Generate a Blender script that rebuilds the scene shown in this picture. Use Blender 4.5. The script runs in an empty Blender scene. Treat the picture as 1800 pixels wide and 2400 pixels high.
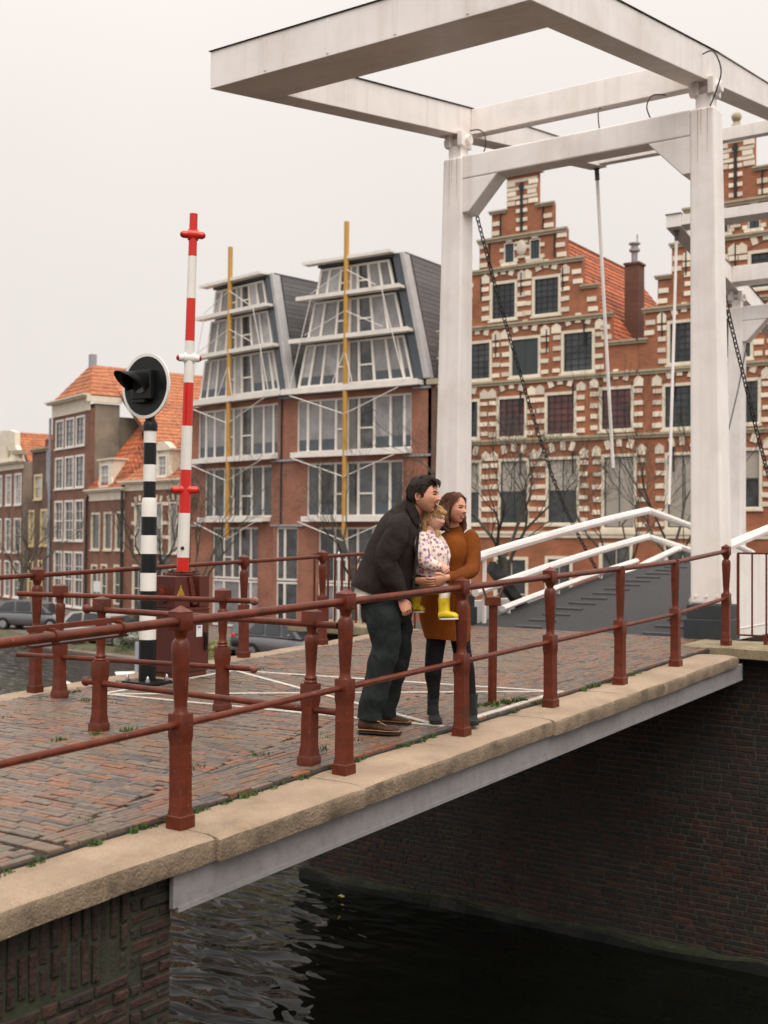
import bpy, math, random
from mathutils import Vector, Matrix, noise
PI=math.pi; R=math.radians
sc=bpy.context.scene; COL=sc.collection
random.seed(7)

# ------------------------------------------------------------------ camera
# world axes: x along the bridge (towards the far bank), y across it, z up; z=0 is the kerb top at x=8
YAW,PIT,ROL=0.5966,0.0233,0.0079
fw=Vector((math.cos(YAW)*math.cos(PIT),math.sin(YAW)*math.cos(PIT),math.sin(PIT)))
rt=Vector((math.sin(YAW),-math.cos(YAW),0)); up=rt.cross(fw)
r2=rt*math.cos(ROL)+up*math.sin(ROL); u2=-rt*math.sin(ROL)+up*math.cos(ROL)
cd=bpy.data.cameras.new('camera'); cam=bpy.data.objects.new('camera',cd); COL.objects.link(cam)
M=Matrix((r2,u2,-fw)).transposed().to_4x4(); M.translation=Vector((0,0,1.366)); cam.matrix_world=M
cd.sensor_fit='HORIZONTAL'; cd.sensor_width=24.0; cd.lens=2770/1800*24
cd.clip_start=.1; cd.clip_end=2000
cd.dof.use_dof=True; cd.dof.focus_distance=8.3; cd.dof.aperture_fstop=2.4
sc.camera=cam
# ------------------------------------------------------------------ sky, sun, exposure
SUN=Vector((-.34,-.46,.82)).normalized()
el=math.asin(SUN.z); az=math.atan2(SUN.x,SUN.y)
w=bpy.data.worlds.new('World'); sc.world=w; w.use_nodes=True
nt=w.node_tree; N=nt.nodes; L=nt.links
bg=N['Background']
sky=N.new('ShaderNodeTexSky'); sky.sky_type='NISHITA'; sky.sun_disc=False; sky.sun_elevation=el; sky.sun_rotation=az
sky.dust_density=4.0
hs=N.new('ShaderNodeHueSaturation'); hs.inputs['Saturation'].default_value=.12; hs.inputs['Value'].default_value=.35
L.new(sky.outputs[0],hs.inputs['Color'])
tc=N.new('ShaderNodeTexCoord'); sp=N.new('ShaderNodeSeparateXYZ'); L.new(tc.outputs['Generated'],sp.inputs[0])
pw=N.new('ShaderNodeMath'); pw.operation='POWER'; pw.inputs[1].default_value=3.0; pw.use_clamp=True; L.new(sp.outputs['Z'],pw.inputs[0])
mr=N.new('ShaderNodeMapRange'); mr.inputs['From Min'].default_value=0; mr.inputs['From Max'].default_value=1
mr.inputs['To Min'].default_value=6.2; mr.inputs['To Max'].default_value=19.0; L.new(pw.outputs[0],mr.inputs['Value'])
nz=N.new('ShaderNodeTexNoise'); nz.inputs['Scale'].default_value=1.6; nz.inputs['Detail'].default_value=3; L.new(tc.outputs['Generated'],nz.inputs['Vector'])
mn=N.new('ShaderNodeMapRange'); mn.inputs['To Min'].default_value=.91; mn.inputs['To Max'].default_value=1.08; L.new(nz.outputs[0],mn.inputs['Value'])
mu=N.new('ShaderNodeMath'); mu.operation='MULTIPLY'; L.new(mr.outputs[0],mu.inputs[0]); L.new(mn.outputs[0],mu.inputs[1])
cl=N.new('ShaderNodeVectorMath'); cl.operation='SCALE'; cl.inputs[0].default_value=(1.0,.94,.893); L.new(mu.outputs[0],cl.inputs['Scale'])
mx=N.new('ShaderNodeMix'); mx.data_type='RGBA'; mx.inputs['Factor'].default_value=.96   # overcast: cloud over the clear sky
L.new(hs.outputs[0],mx.inputs['A']); L.new(cl.outputs[0],mx.inputs['B']); L.new(mx.outputs['Result'],bg.inputs['Color'])
bg.inputs['Strength'].default_value=.1
sd=bpy.data.lights.new('sun','SUN'); sd.energy=1.5; sd.angle=R(48); sd.color=(1,.94,.86)
so=bpy.data.objects.new('sun',sd); COL.objects.link(so); so.rotation_euler=(-SUN).to_track_quat('-Z','Y').to_euler()
sc.view_settings.view_transform='Standard'; sc.view_settings.look='None'; sc.view_settings.exposure=.50; sc.view_settings.gamma=1
sc.view_settings.use_curve_mapping=False
try:
    sc.cycles.max_bounces=6; sc.cycles.use_denoising=True; sc.cycles.caustics_reflective=False; sc.cycles.caustics_refractive=False
except Exception: pass

SL=.0319
def dk(s): return SL*(s-8)          # kerb-top plane of the sloping bridge
WATER=-3.42; QUAY=-3.3

# ------------------------------------------------------------------ mesh helper
class MB:
    def __init__(s): s.v=[]; s.f=[]; s.m=[]
    def add(s,vs,fs,mi=0):
        o=len(s.v); s.v+= [tuple(p) for p in vs]
        for f in fs: s.f.append([i+o for i in f]); s.m.append(mi)
        return s
    def hexa(s,p,mi=0):   # 8 points: bottom 4 ccw, top 4 ccw
        return s.add(p,[(3,2,1,0),(4,5,6,7),(0,1,5,4),(1,2,6,5),(2,3,7,6),(3,0,4,7)],mi)
    def box(s,a,b,mi=0):
        x0,y0,z0=[min(a[i],b[i]) for i in range(3)]; x1,y1,z1=[max(a[i],b[i]) for i in range(3)]
        return s.hexa([(x0,y0,z0),(x1,y0,z0),(x1,y1,z0),(x0,y1,z0),(x0,y0,z1),(x1,y0,z1),(x1,y1,z1),(x0,y1,z1)],mi)
    def obox(s,c,size,m,mi=0):
        c=Vector(c); h=[q/2 for q in size]; P=[]
        for z in (-1,1):
            for x,y in ((-1,-1),(1,-1),(1,1),(-1,1)): P.append(c+m@Vector((x*h[0],y*h[1],z*h[2])))
        return s.hexa(P,mi)
    def beam(s,p,q,w,h,mi=0,up=(0,0,1)):
        p,q=Vector(p),Vector(q); d=(q-p).normalized(); sd=d.cross(Vector(up)).normalized(); u=sd.cross(d)
        P=[]
        for e in (-.5,.5):
            for c,g in ((p,-.5),(q,-.5),(q,.5),(p,.5)): P.append(c+sd*w*g+u*h*e)
        return s.hexa(P,mi)
    def tube(s,pts,r,n=8,caps=True,mi=0,ref=None,sub=1,nz=0,nsc=9,seed=0):
        P=[Vector(p) for p in pts]; k=len(P)
        rr=r if isinstance(r,(list,tuple)) and len(r)==k and k!=2 or (isinstance(r,list)) else [r]*k
        rr=[(a,a) if not isinstance(a,(tuple,list)) else a for a in rr]
        if sub>1 and k>2:
            Q=[];S=[]
            for i in range(k-1):
                a,b,c,d=P[max(i-1,0)],P[i],P[i+1],P[min(i+2,k-1)]
                ra,rb,rc,rd=rr[max(i-1,0)],rr[i],rr[i+1],rr[min(i+2,k-1)]
                for j in range(sub):
                    t=j/sub
                    h=lambda A,B,C2,D2:.5*((2*B)+(C2-A)*t+(2*A-5*B+4*C2-D2)*t*t+(3*B-A-3*C2+D2)*t**3)
                    Q.append(h(a,b,c,d)); S.append((h(ra[0],rb[0],rc[0],rd[0]),h(ra[1],rb[1],rc[1],rd[1])))
            Q.append(P[-1]); S.append(rr[-1]); P,rr=Q,S; k=len(P)
        o=len(s.v); prev=None
        for i,p in enumerate(P):
            d=(P[min(i+1,k-1)]-P[max(i-1,0)]).normalized()
            if ref is not None: a=Vector(ref)
            elif prev is not None: a=prev
            else: a=Vector((0,0,1)) if abs(d.z)<.9 else Vector((1,0,0))
            a=(a-d*a.dot(d)); a=a.normalized() if a.length>1e-6 else d.orthogonal().normalized()
            b=d.cross(a); prev=a
            for j in range(n):
                t=2*PI*j/n; q=p+a*rr[i][0]*math.cos(t)+b*rr[i][1]*math.sin(t)
                if nz: q=q+(q-p).normalized()*nz*noise.noise(Vector(q)*nsc+Vector((seed,0,0)))
                s.v.append(tuple(q))
        for i in range(k-1):
            for j in range(n):
                s.f.append([o+i*n+j,o+i*n+(j+1)%n,o+(i+1)*n+(j+1)%n,o+(i+1)*n+j]); s.m.append(mi)
        if caps:
            s.f.append([o+j for j in range(n-1,-1,-1)]); s.m.append(mi)
            s.f.append([o+(k-1)*n+j for j in range(n)]); s.m.append(mi)
        return s
    def lathe(s,prof,n=16,c=(0,0,0),mi=0,rot=0,caps=True):
        o=len(s.v); k=len(prof)
        for r,z in prof:
            for j in range(n):
                t=2*PI*j/n+rot; s.v.append((c[0]+r*math.cos(t),c[1]+r*math.sin(t),c[2]+z))
        for i in range(k-1):
            for j in range(n):
                s.f.append([o+i*n+j,o+i*n+(j+1)%n,o+(i+1)*n+(j+1)%n,o+(i+1)*n+j]); s.m.append(mi)
        if caps:
            s.f.append([o+j for j in range(n-1,-1,-1)]); s.m.append(mi)
            s.f.append([o+(k-1)*n+j for j in range(n)]); s.m.append(mi)
        return s
    def sq(s,prof,c=(0,0,0),mi=0):      # square sections: half side, z
        return s.lathe([(a*math.sqrt(2),z) for a,z in prof],4,c,mi,PI/4)
    def ball(s,c,r,n=12,m=8,mi=0):
        rx,ry,rz=r if isinstance(r,(tuple,list)) else (r,r,r)
        o=len(s.v); 
        for i in range(m+1):
            p=PI*i/m
            for j in range(n):
                t=2*PI*j/n; s.v.append((c[0]+rx*math.sin(p)*math.cos(t),c[1]+ry*math.sin(p)*math.sin(t),c[2]+rz*math.cos(p)))
        for i in range(m):
            for j in range(n):
                s.f.append([o+i*n+j,o+(i+1)*n+j,o+(i+1)*n+(j+1)%n,o+i*n+(j+1)%n]); s.m.append(mi)
        return s
    def prism(s,poly,fn,d0,d1,mi=0):    # poly in 2D, fn(a,b,d)->3D
        n=len(poly); vs=[fn(a,b,d0) for a,b in poly]+[fn(a,b,d1) for a,b in poly]
        fs=[list(range(n-1,-1,-1)),list(range(n,2*n))]+[(i,(i+1)%n,n+(i+1)%n,n+i) for i in range(n)]
        return s.add(vs,fs,mi)
    def xf(s,m):
        s.v=[tuple(m@Vector(p)) for p in s.v]; return s
    def mesh(s,name,mats,smooth=None):
        me=bpy.data.meshes.new(name); me.from_pydata(s.v,[],s.f)
        for m in (mats if isinstance(mats,(list,tuple)) else [mats]): me.materials.append(m)
        me.polygons.foreach_set('material_index',s.m)
        if smooth:
            me.polygons.foreach_set('use_smooth',[True]*len(s.f)); me.set_sharp_from_angle(angle=R(smooth))
        me.update(); return me
def link(name,me,parent=None,loc=None,rz=None):
    o=bpy.data.objects.new(name,me); COL.objects.link(o)
    if parent: o.parent=parent
    if loc is not None: o.location=loc
    if rz is not None: o.rotation_euler=(0,0,rz)
    return o
def part(name,mb,mats,parent=None,smooth=None,bevel=0,segs=2,kind=None,label=None,loc=None):
    o=link(name,mb.mesh(name,mats,smooth),parent,loc)
    if bevel:
        b=o.modifiers.new('bevel','BEVEL'); b.width=bevel; b.segments=segs; b.limit_method='ANGLE'; b.angle_limit=R(35); b.harden_normals=False
    if kind: o['kind']=kind
    if label: o['label']=label
    return o
def tag(o,label,cat,group=None,kind=None):
    o['label']=label; o['category']=cat
    if group: o['group']=group
    if kind: o['kind']=kind
    return o
def thing(name,label,cat,loc=(0,0,0),rz=0,group=None):
    o=link(name,None,None,loc,rz); o.empty_display_size=.2
    return tag(o,label,cat,group)
def copy_tree(o,parent=None):
    c=o.copy(); COL.objects.link(c)
    if parent: c.parent=parent
    for ch in list(o.children): copy_tree(ch,c)
    return c

# ------------------------------------------------------------------ materials
def mat(name,col,rough=.6,var=.12,scale=6,bump=0,bscale=40,metal=0,spec=.5,stain=None,stain_amt=.5,stain_scale=2,coat=0,rand=0,detail=4,speck=0,island=False):
    m=bpy.data.materials.new(name); m.use_nodes=True; nt=m.node_tree; N=nt.nodes; L=nt.links; b=N['Principled BSDF']
    b.inputs['Roughness'].default_value=rough; b.inputs['Metallic'].default_value=metal; b.inputs['Specular IOR Level'].default_value=spec
    if coat: b.inputs['Coat Weight'].default_value=coat; b.inputs['Coat Roughness'].default_value=.15
    t=N.new('ShaderNodeTexCoord'); nz=N.new('ShaderNodeTexNoise'); nz.inputs['Scale'].default_value=scale; nz.inputs['Detail'].default_value=detail
    L.new(t.outputs['Object'],nz.inputs['Vector'])
    r=N.new('ShaderNodeMapRange'); r.inputs['From Min'].default_value=.3; r.inputs['From Max'].default_value=.7
    r.inputs['To Min'].default_value=1-var; r.inputs['To Max'].default_value=1+var; L.new(nz.outputs[0],r.inputs['Value'])
    v=N.new('ShaderNodeVectorMath'); v.operation='SCALE'; v.inputs[0].default_value=col; L.new(r.outputs[0],v.inputs['Scale'])
    out=v.outputs[0]
    if rand:
        oi=N.new('ShaderNodeObjectInfo'); rv=oi.outputs['Random']
        if island:
            g=N.new('ShaderNodeNewGeometry'); a=N.new('ShaderNodeMath'); a.operation='ADD'; L.new(rv,a.inputs[0]); L.new(g.outputs['Random Per Island'],a.inputs[1])
            f=N.new('ShaderNodeMath'); f.operation='FRACT'; L.new(a.outputs[0],f.inputs[0]); rv=f.outputs[0]
        mr=N.new('ShaderNodeMapRange'); mr.inputs['To Min'].default_value=1-rand; mr.inputs['To Max'].default_value=1+rand; L.new(rv,mr.inputs['Value'])
        v2=N.new('ShaderNodeVectorMath'); v2.operation='SCALE'; L.new(out,v2.inputs[0]); L.new(mr.outputs[0],v2.inputs['Scale']); out=v2.outputs[0]
    if speck:
        n3=N.new('ShaderNodeTexNoise'); n3.inputs['Scale'].default_value=speck; n3.inputs['Detail'].default_value=2; L.new(t.outputs['Object'],n3.inputs['Vector'])
        r3=N.new('ShaderNodeMapRange'); r3.inputs['From Min'].default_value=.35; r3.inputs['From Max'].default_value=.65; r3.inputs['To Min'].default_value=.6; r3.inputs['To Max'].default_value=1.35; L.new(n3.outputs[0],r3.inputs['Value'])
        v3=N.new('ShaderNodeVectorMath'); v3.operation='SCALE'; L.new(out,v3.inputs[0]); L.new(r3.outputs[0],v3.inputs['Scale']); out=v3.outputs[0]
    if stain:
        n2=N.new('ShaderNodeTexNoise'); n2.inputs['Scale'].default_value=stain_scale; n2.inputs['Detail'].default_value=6; n2.inputs['Roughness'].default_value=.65; L.new(t.outputs['Object'],n2.inputs['Vector'])
        r4=N.new('ShaderNodeMapRange'); r4.inputs['From Min'].default_value=.48; r4.inputs['From Max'].default_value=.68; r4.inputs['To Max'].default_value=stain_amt; L.new(n2.outputs[0],r4.inputs['Value'])
        x=N.new('ShaderNodeMix'); x.data_type='RGBA'; x.inputs['B'].default_value=(*stain,1); L.new(r4.outputs[0],x.inputs['Factor']); L.new(out,x.inputs['A']); out=x.outputs['Result']
    L.new(out,b.inputs['Base Color'])
    if bump:
        n5=N.new('ShaderNodeTexNoise'); n5.inputs['Scale'].default_value=bscale; n5.inputs['Detail'].default_value=3; L.new(t.outputs['Object'],n5.inputs['Vector'])
        bp=N.new('ShaderNodeBump'); bp.inputs['Strength'].default_value=bump; bp.inputs['Distance'].default_value=.01; L.new(n5.outputs[0],bp.inputs['Height']); L.new(bp.outputs[0],b.inputs['Normal'])
    m.diffuse_color=(*col,1); return m
def pal_mat(name,cols,rough=.55,var=.25,scale=30,bump=.4,bscale=60,wear=None):
    """each island / object takes one colour of the palette"""
    m=mat(name,(1,1,1),rough,var,scale,bump,bscale); nt=m.node_tree; N=nt.nodes; L=nt.links; b=N['Principled BSDF']
    src=b.inputs['Base Color'].links[0].from_socket
    oi=N.new('ShaderNodeObjectInfo'); g=N.new('ShaderNodeNewGeometry'); a=N.new('ShaderNodeMath'); a.operation='ADD'
    L.new(oi.outputs['Random'],a.inputs[0]); L.new(g.outputs['Random Per Island'],a.inputs[1])
    f=N.new('ShaderNodeMath'); f.operation='FRACT'; L.new(a.outputs[0],f.inputs[0])
    cr=N.new('ShaderNodeValToRGB'); cr.color_ramp.interpolation='CONSTANT'
    els=cr.color_ramp.elements
    while len(els)<len(cols): els.new(0)
    for i,c in enumerate(cols): els[i].position=i/len(cols); els[i].color=(*c,1)
    L.new(f.outputs[0],cr.inputs['Fac'])
    mu=N.new('ShaderNodeMix'); mu.data_type='RGBA'; mu.blend_type='MULTIPLY'; mu.inputs['Factor'].default_value=1
    L.new(cr.outputs[0],mu.inputs['A']); L.new(src,mu.inputs['B']); out=mu.outputs['Result']
    if wear:
        t=N.new('ShaderNodeNewGeometry'); n2=N.new('ShaderNodeTexNoise'); n2.inputs['Scale'].default_value=wear[1]; n2.inputs['Detail'].default_value=5; L.new(t.outputs['Position'],n2.inputs['Vector'])
        r4=N.new('ShaderNodeMapRange'); r4.inputs['From Min'].default_value=.5; r4.inputs['From Max'].default_value=.7; r4.inputs['To Max'].default_value=wear[2]; L.new(n2.outputs[0],r4.inputs['Value'])
        x=N.new('ShaderNodeMix'); x.data_type='RGBA'; x.inputs['B'].default_value=(*wear[0],1); L.new(r4.outputs[0],x.inputs['Factor']); L.new(out,x.inputs['A']); out=x.outputs['Result']
    L.new(out,b.inputs['Base Color']); return m
def brick_mat(name,c1,c2,mortar,bw=.22,bh=.068,rough=.8,dirt=None):
    m=mat(name,c1,rough); nt=m.node_tree; N=nt.nodes; L=nt.links; b=N['Principled BSDF']
    t=N.new('ShaderNodeTexCoord'); s=N.new('ShaderNodeSeparateXYZ'); L.new(t.outputs['Object'],s.inputs[0])
    ad=N.new('ShaderNodeMath'); ad.operation='ADD'; L.new(s.outputs['X'],ad.inputs[0]); L.new(s.outputs['Y'],ad.inputs[1])
    c=N.new('ShaderNodeCombineXYZ'); L.new(ad.outputs[0],c.inputs[0]); L.new(s.outputs['Z'],c.inputs[1])
    k=N.new('ShaderNodeTexBrick'); L.new(c.outputs[0],k.inputs['Vector']); k.inputs['Scale'].default_value=1
    k.inputs['Color1'].default_value=(*c1,1); k.inputs['Color2'].default_value=(*c2,1); k.inputs['Mortar'].default_value=(*mortar,1)
    k.inputs['Mortar Size'].default_value=.008; k.inputs['Brick Width'].default_value=bw; k.inputs['Row Height'].default_value=bh; k.inputs['Mortar Smooth'].default_value=.3; k.inputs['Bias'].default_value=-.2
    nz=N.new('ShaderNodeTexNoise'); nz.inputs['Scale'].default_value=.9; nz.inputs['Detail'].default_value=6; L.new(t.outputs['Object'],nz.inputs['Vector'])
    r=N.new('ShaderNodeMapRange'); r.inputs['From Min'].default_value=.3; r.inputs['From Max'].default_value=.7; r.inputs['To Min'].default_value=.72; r.inputs['To Max'].default_value=1.22; L.new(nz.outputs[0],r.inputs['Value'])
    v=N.new('ShaderNodeVectorMath'); v.operation='SCALE'; L.new(k.outputs['Color'],v.inputs[0]); L.new(r.outputs[0],v.inputs['Scale']); L.new(v.outputs[0],b.inputs['Base Color'])
    bp=N.new('ShaderNodeBump'); bp.inputs['Strength'].default_value=.5; bp.inputs['Distance'].default_value=.01; bp.invert=True; L.new(k.outputs['Fac'],bp.inputs['Height']); L.new(bp.outputs[0],b.inputs['Normal'])
    return m
def wave_bump(m,axis,scale,strength=.6,dist=.02,kind='SIN'):
    nt=m.node_tree; N=nt.nodes; L=nt.links; b=N['Principled BSDF']
    t=N.new('ShaderNodeTexCoord'); wv=N.new('ShaderNodeTexWave'); wv.bands_direction=axis; wv.inputs['Scale'].default_value=scale; wv.wave_profile=kind
    L.new(t.outputs['Object'],wv.inputs['Vector']); bp=N.new('ShaderNodeBump'); bp.inputs['Strength'].default_value=strength; bp.inputs['Distance'].default_value=dist
    L.new(wv.outputs['Fac'],bp.inputs['Height']); L.new(bp.outputs[0],b.inputs['Normal']); return m
def wet_bump(m):     # rain drops beading on paint
    nt=m.node_tree; N=nt.nodes; L=nt.links; b=N['Principled BSDF']
    t=N.new('ShaderNodeTexCoord'); vo=N.new('ShaderNodeTexVoronoi'); vo.inputs['Scale'].default_value=90; L.new(t.outputs['Object'],vo.inputs['Vector'])
    r=N.new('ShaderNodeMapRange'); r.inputs['From Min'].default_value=.0; r.inputs['From Max'].default_value=.35; r.inputs['To Min'].default_value=1; r.inputs['To Max'].default_value=0; L.new(vo.outputs['Distance'],r.inputs['Value'])
    bp=N.new('ShaderNodeBump'); bp.inputs['Strength'].default_value=.22; bp.inputs['Distance'].default_value=.002; L.new(r.outputs[0],bp.inputs['Height']); L.new(bp.outputs[0],b.inputs['Normal'])
    return m
def glass_mat(name,col,rough=.06,var=.5,rand=.35,curtain_reflection=None,scale=1.3):  # opaque panes: reflections and interior are painted into the colour
    m=mat(name,col,rough,var,scale,0,rand=rand,stain=curtain_reflection,stain_amt=.9,stain_scale=.9,spec=.6); return m

m_white=mat('white_paint',(.84,.79,.76),.42,.04,3,.08,30,stain=(.58,.50,.45),stain_amt=.4,stain_scale=1.1)
m_rust=mat('rust_stain',(.58,.44,.34),.8,.2,20)
m_white2=mat('white_trim',(.78,.735,.68),.5,.06,3)
m_cream=mat('cream_trim',(.74,.66,.53),.55,.1,3)
m_yellow_trim=mat('yellow_trim',(.70,.56,.30),.55,.08,3)
m_red=wet_bump(mat('oxide_red_paint',(.118,.0235,.0105),.34,.28,14,spec=.28,stain=(.06,.013,.007),stain_amt=.75,stain_scale=5))
def chips(m,col,scale,lo,hi,amt):
    nt=m.node_tree; N=nt.nodes; L=nt.links; b=N['Principled BSDF']; src=b.inputs['Base Color'].links[0].from_socket
    g=N.new('ShaderNodeNewGeometry'); n=N.new('ShaderNodeTexNoise'); n.inputs['Scale'].default_value=scale; n.inputs['Detail'].default_value=3; L.new(g.outputs['Position'],n.inputs['Vector'])
    r=N.new('ShaderNodeMapRange'); r.inputs['From Min'].default_value=lo; r.inputs['From Max'].default_value=hi; r.inputs['To Max'].default_value=amt; L.new(n.outputs[0],r.inputs['Value'])
    x=N.new('ShaderNodeMix'); x.data_type='RGBA'; x.inputs['B'].default_value=(*col,1); L.new(r.outputs[0],x.inputs['Factor']); L.new(src,x.inputs['A']); L.new(x.outputs['Result'],b.inputs['Base Color']); return m
def streaks(m,col,amt,sx=7,sz=.5):
    nt=m.node_tree; N=nt.nodes; L=nt.links; b=N['Principled BSDF']; src=b.inputs['Base Color'].links[0].from_socket
    g=N.new('ShaderNodeNewGeometry'); mp=N.new('ShaderNodeMapping'); mp.inputs['Scale'].default_value=(sx,sx,sz); L.new(g.outputs['Position'],mp.inputs[0]); n=N.new('ShaderNodeTexNoise'); n.inputs['Scale'].default_value=1; n.inputs['Detail'].default_value=4; L.new(mp.outputs[0],n.inputs['Vector'])
    r=N.new('ShaderNodeMapRange'); r.inputs['From Min'].default_value=.5; r.inputs['From Max'].default_value=.72; r.inputs['To Max'].default_value=amt; L.new(n.outputs[0],r.inputs['Value'])
    x=N.new('ShaderNodeMix'); x.data_type='RGBA'; x.inputs['B'].default_value=(*col,1); L.new(r.outputs[0],x.inputs['Factor']); L.new(src,x.inputs['A']); L.new(x.outputs['Result'],b.inputs['Base Color']); return m
chips(m_red,(.26,.13,.09),55,.69,.72,.7); chips(m_red,(.05,.022,.012),4,.55,.72,.6)
streaks(m_white,(.60,.51,.45),.30,9,.35)
m_flange=mat('weathered_flange',(.30,.27,.245),.6,.2,5)
m_red_end=mat('worn_red_paint',(.17,.045,.03),.5,.2,30,stain=(.3,.24,.18),stain_amt=.8,stain_scale=30)
m_cab=mat('cabinet_red',(.085,.014,.008),.5,.1,3,stain=(.07,.014,.01),stain_amt=.4,stain_scale=3)
m_grey=mat('grey_girder_paint',(.27,.255,.255),.55,.08,6,.25,120,stain=(.12,.11,.1),stain_amt=.35,stain_scale=14)
m_darkgrey=mat('dark_steel',(.07,.07,.072),.6,.1,6)
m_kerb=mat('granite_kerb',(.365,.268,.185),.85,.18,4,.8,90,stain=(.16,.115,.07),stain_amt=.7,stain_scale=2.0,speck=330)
m_kerbface=mat('darker_granite_face',(.20,.147,.097),.88,.3,5,1.0,60,stain=(.06,.042,.024),stain_amt=.9,stain_scale=4,speck=200)  # kerb front faces: darker, coarser granite than the tops
m_slabstone=mat('mossy_coping_stone',(.30,.24,.15),.85,.2,4,.5,60,stain=(.09,.09,.035),stain_amt=.8,stain_scale=3,speck=120)
m_mortar=mat('joint_sand',(.035,.03,.026),.95,.2,20)
m_moss=mat('green_moss',(.045,.085,.018),.9,.4,30)
m_grass=mat('grass_blades',(.06,.11,.022),.8,.4,9)
m_paver=pal_mat('clay_pavers',[(.125,.093,.075),(.19,.082,.046),(.155,.108,.08),(.165,.083,.052),(.078,.066,.060),(.17,.105,.07),(.22,.098,.05),(.115,.084,.067),(.15,.115,.09),(.10,.08,.068),(.14,.10,.075),(.165,.093,.06)],.42,.3,25,.5,70,wear=((.15,.12,.075),.9,.5))
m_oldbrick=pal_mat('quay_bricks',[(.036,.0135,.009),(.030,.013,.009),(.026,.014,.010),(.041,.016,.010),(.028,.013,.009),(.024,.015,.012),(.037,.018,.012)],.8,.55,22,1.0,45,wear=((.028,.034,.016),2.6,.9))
m_oldbrick2=pal_mat('abutment_bricks',[(.040,.016,.0105),(.030,.015,.011),(.021,.016,.014),(.050,.021,.012),(.025,.015,.012),(.019,.016,.014)],.8,.35,16,.8,40,wear=((.03,.029,.025),.7,.8))
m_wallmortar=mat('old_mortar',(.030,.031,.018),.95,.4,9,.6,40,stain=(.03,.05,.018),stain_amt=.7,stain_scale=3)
m_wallmortar2=mat('pale_old_mortar',(.080,.070,.052),.95,.5,2,.4,40,stain=(.03,.028,.024),stain_amt=.75,stain_scale=1.0)
m_line=mat('white_road_paint',(.52,.485,.43),.7,.2,25,.3,80,stain=(.30,.26,.22),stain_amt=.6,stain_scale=14)
m_asphalt=mat('dark_bridge_asphalt',(.030,.0305,.032),.75,.15,5,.8,130,speck=160)
m_black=mat('black_paint',(.008,.009,.0095),.4,.1,6,spec=.3)
m_plinth=mat('dark_blue_plinth_paint',(.026,.033,.038),.5,.12,5)
m_blackpole=mat('black_enamel',(.006,.0075,.008),.38,.1,6,spec=.3)
m_polewhite=mat('white_enamel',(.76,.74,.69),.4,.05,6,.05,40)
m_barred=mat('signal_red_enamel',(.60,.016,.008),.3,.05,6)
m_lens=mat('red_lens',(.35,.01,.012),.08,.1,10)
m_steel=mat('bright_bolt_steel',(.5,.5,.48),.35,.1,20,metal=1)
m_iron=mat('black_iron',(.018,.017,.017),.55,.2,20)
m_sticker=mat('white_label_sticker',(.72,.73,.74),.4,.05,20)
m_blue=mat('blue_print',(.05,.2,.5),.5,.05,9)
m_warn=mat('warning_yellow',(.75,.42,.03),.4,.05,10)
m_gbrick=brick_mat('orange_red_facade_brick',(.38,.12,.05),(.26,.083,.038),(.32,.20,.13))
m_mbrick=brick_mat('new_facade_brick',(.35,.135,.082),(.26,.10,.062),(.27,.17,.13))
m_hbrick=brick_mat('brown_facade_brick',(.24,.10,.062),(.175,.072,.046),(.21,.145,.11))
m_hbrick2=brick_mat('dark_facade_brick',(.16,.085,.06),(.12,.064,.047),(.15,.115,.09))
m_chbrick=brick_mat('chimney_brick',(.15,.066,.042),(.11,.05,.034),(.14,.1,.08))
m_render=mat('grey_cement_render',(.27,.225,.17),.9,.14,1.2,.3,20,stain=(.14,.12,.095),stain_amt=.7,stain_scale=.7)
m_stone=mat('white_sandstone',(.80,.71,.58),.75,.12,6,.2,30,rand=.2,stain=(.42,.34,.24),stain_amt=.5,stain_scale=9)
m_cornice=mat('weathered_cornice',(.44,.375,.27),.8,.2,2,.3,30,stain=(.17,.16,.09),stain_amt=.7,stain_scale=2)
m_tile=wave_bump(mat('orange_pantiles',(.41,.142,.058),.75,.35,5,stain=(.18,.06,.03),stain_amt=.8,stain_scale=1.2,rand=.12),'X',1.1,.8,.05)
m_tile2=wave_bump(mat('mottled_red_pantiles',(.40,.105,.036),.75,.5,7,stain=(.10,.042,.024),stain_amt=.9,stain_scale=2.2,rand=.25),'Y',1.1,.8,.05)
m_tile3=wave_bump(mat('faded_orange_pantiles',(.42,.148,.06),.75,.4,5,stain=(.24,.085,.04),stain_amt=.7,stain_scale=1.2,rand=.12),'Y',1.1,.8,.05)
m_slate=mat('dark_slate_cladding',(.11,.105,.105),.6,.12,3,rand=.15)
m_silver=mat('silver_cladding',(.42,.405,.40),.45,.08,3,.15,40)
m_lead=mat('grey_lead',(.30,.31,.34),.6,.15,3)
m_mustard=mat('mustard_mast_paint',(.50,.265,.05),.5,.08,4)
m_modglass=glass_mat('pale_painted_reflection_glass',(.27,.26,.26),.1,.18,.5,curtain_reflection=(.17,.17,.175))  # pale grey base colour stands in for reflected sky
m_moddark=glass_mat('dark_glass',(.05,.055,.06),.08,.5,.5,curtain_reflection=(.15,.14,.13))
m_spandrel=glass_mat('blue_grey_spandrel',(.06,.075,.09),.12,.2,.15)
m_oldglass=glass_mat('dark_window_glass',(.030,.036,.042),.08,.5,.4,curtain_reflection=(.09,.085,.08))
m_redglass=glass_mat('red_curtained_glass',(.15,.04,.035),.12,.5,.3,curtain_reflection=(.05,.035,.035))
m_netglass=glass_mat('net_curtained_glass',(.36,.35,.34),.15,.25,.2,curtain_reflection=(.14,.15,.16))
m_blind=glass_mat('beige_blind_glass',(.40,.36,.31),.2,.08,.08)
m_shutter=mat('dark_green_shutter',(.035,.05,.052),.5,.1,5)
m_door=mat('dark_door_paint',(.03,.035,.05),.4,.1,5)
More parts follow.
